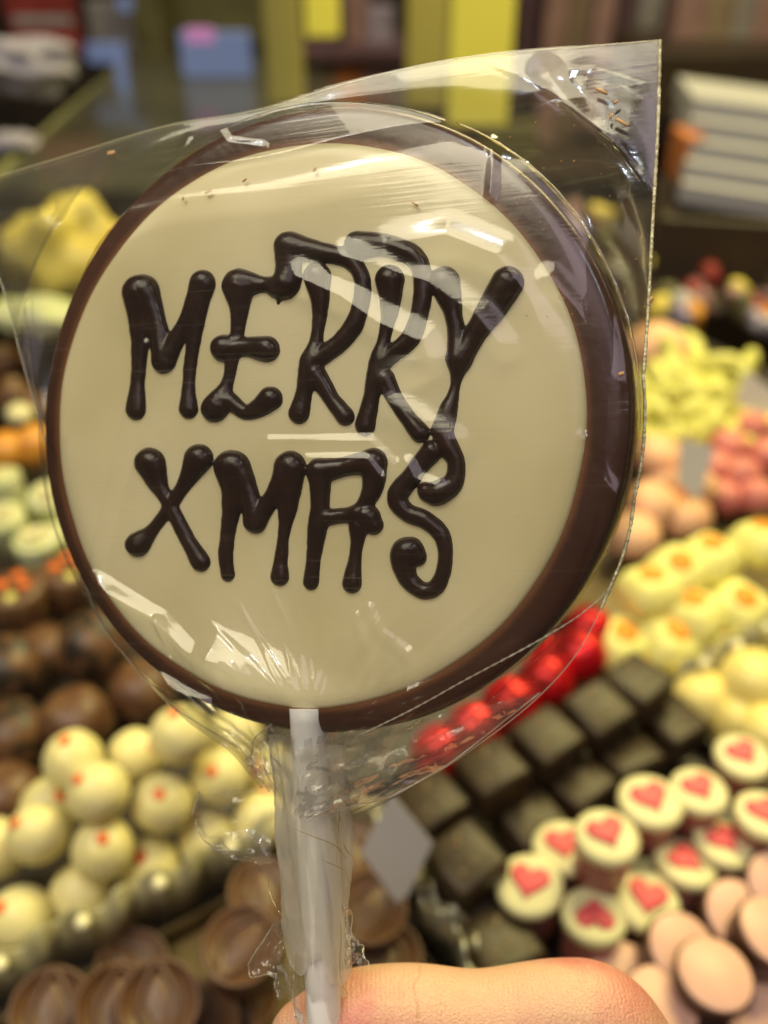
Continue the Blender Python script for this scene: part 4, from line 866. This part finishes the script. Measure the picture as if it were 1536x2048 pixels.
BX = [(715, 30, 1.6, .042, .10, 'box_rose', 'upright rose carton on the shelf right of the short yellow strip'), (762, 50, 1.6, .046, .06, 'box_lilac', 'small lilac carton on the shelf beside the rose one'), (700, -20, 1.7, .07, .12, 'box_plum', 'dark plum carton behind the rose one'),
 (700, 165, 1.6, .05, .085, 'box_orange', 'muted orange carton under the middle shelf'), (755, 160, 1.6, .05, .085, 'box_rose', 'rose carton under the middle shelf'), (655, 160, 1.6, .045, .085, 'box_tan', 'tan carton under the middle shelf'), (800, 165, 1.6, .03, .085, 'box_grey', 'grey carton under the middle shelf'),
 (1055, 60, 1.6, .04, .24, 'box_plum', 'tall dark plum carton right of the bright yellow strip'), (1105, 90, 1.55, .040, .34, 'box_rose', 'tall rose carton seen above and through the bag'), (1152, 80, 1.6, .04, .32, 'box_tan', 'tall tan carton next to the tall rose one'), (1200, 75, 1.55, .036, .30, 'box_rose', 'second tall rose carton by the bag corner'), (1245, 80, 1.6, .038, .34, 'box_plum', 'tall plum carton behind the bag corner'), (1290, 40, 1.55, .04, .16, 'box_grey', 'tall grey carton above the bag corner'),
 (1370, 40, 1.42, .05, .10, 'box_rose', 'rose carton on the dark shelf at left'), (1425, 45, 1.42, .045, .095, 'box_tan', 'tan carton in the middle of the dark shelf'), (1475, 35, 1.42, .045, .11, 'box_grey', 'grey carton on the dark shelf'), (1520, 45, 1.42, .04, .095, 'box_rose', 'rose carton on the dark shelf at the frame edge'),
 (85, 30, 1.3, .085, .10, 'box_red', 'dark red box at the upper left corner'), (450, 20, 1.7, .26, .10, 'box_olive', 'long olive box above the glowing screen'), (440, 190, 1.75, .16, .10, 'box_tan', 'tan box behind the glass counter'), (230, 60, 1.7, .08, .10, 'box_grey', 'grey box behind the diagonal edge strip'), (300, 20, 1.6, .05, .16, 'box_olive', 'tall olive box near the top edge'), (1010, 300, 1.5, .10, .09, 'box_olive', 'olive carton on the shelf seen through the bag')]
for px, py, dp, w, h, m, lb in BX: box_at('carton', px, py, dp, w, h, .06, m, lb, 'box', random.uniform(-.1, .1))
b = box_at('carton', 85, 42, 1.22, .083, .014, .004, 'box_grey', 'pale band around the dark red box', 'box')
# white boxes at right
for k in range(5):
    o = box_at('white_carton', 1475 + k * 2, 372 - k * 41, 0.86 + k * .004, .115, .0185, .12, 'white_box', ['lowest', 'second lowest', 'middle', 'second highest', 'top'][k] + ' flat white carton in the stack at the right edge', 'box', -.22 + .02 * k, 'stack of white cartons', .001)
    o.rotation_euler = (0, .10, -.22 + .02 * k)
st = from_bm('display_stand', rbox(.16, .15, .076, .002, 1), M['wood_dark'], None, False); q_ = D(1475, 372, .86); st.location = (q_.x + .01, q_.y + .005, -.012); st.rotation_euler = (0, 0, -.22); st.scale.z = (q_.z - .014 + .012) / .076
tag(st, 'dark wooden stand under the stack of white cartons', 'stand')
box_at('carton', 1368, 310, .85, .018, .045, .05, 'box_orange', 'small orange carton against the white stack', 'box')
lump('paper_heap', 45, 130, 1.05, .05, 'paper', 'crumpled pale lilac paper at the upper left edge', 'paper', (1.2, .8, .55), 11, .30)
lump('paper_heap', 25, 285, .9, .018, 'paper', 'small crumpled paper below the edge strip at left', 'paper', (1.5, 1, .6), 12, .14)
box_at('display_screen', 432, 108, 1.45, .115, .068, .008, 'screen', 'glowing blue screen left of the yellow strips', 'screen')
box_at('display_screen', 400, 70, 1.43, .045, .022, .006, 'screen_pink', 'glowing pink strip along the top of the blue screen', 'screen')
box_at('display_screen', 212, 105, 1.4, .062, .030, .008, 'screen', 'wide glowing blue panel left of the large screen', 'screen')
box_at('display_screen', 246, 165, 1.38, .018, .062, .008, 'screen', 'narrow glowing blue panel standing under the wide one', 'screen')
box_at('display_screen', 250, 8, 1.5, .024, .022, .008, 'screen', 'small glowing panel at the top edge', 'screen')
# bin of wrapped sweets far right
bin_ = from_bm('sweet_bin', rbox(.62, .34, .012, .002, 1), M['dark_floor'], None, False); bin_.location = (.42, .93, -.012); tag(bin_, 'dark low bin behind the lime heap at right', 'bin')
cols = [('box_red', 'dark red'), ('yellow_wrap', 'yellow'), ('box_rose', 'rose'), ('white_box', 'white'), ('box_lilac', 'lilac'), ('box_olive', 'olive'), ('box_plum', 'plum'), ('amber', 'amber')]
combos = [(c, i, j) for c in range(8) for i in range(3) for j in range(3)]; random.shuffle(combos)
for k, (ci, i, j) in enumerate(combos[:52]):
    m, cn = cols[ci]; px = random.uniform(*((1020, 1275), (1295, 1450), (1465, 1555))[i]); py = random.uniform(*((420, 495), (505, 575), (585, 650))[j])
    key = 'wrap' + m
    if key not in ST: o = ST[key] = from_bm('wrapped_sweet', sphere_bm(.012, 14, 10, .2, k), M[m])
    else: o = ST[key].copy(); COL.objects.link(o)
    o.location = G(px, py, .010); o.rotation_euler = (random.uniform(0, 3),) * 3; o.scale = (1.3, 1, .8)
    spot = ('seen through the bag' if px < 1285 else 'at the right frame edge' if px > 1460 else 'just right of the bag seam') + (', far side of the bin' if py < 500 else ', middle of the bin' if py < 580 else ', near side of the bin')
    tag(o, 'small %s wrapped sweet %s' % (cn, spot), 'sweet', 'small %s wrapped sweets in the bin' % cn)
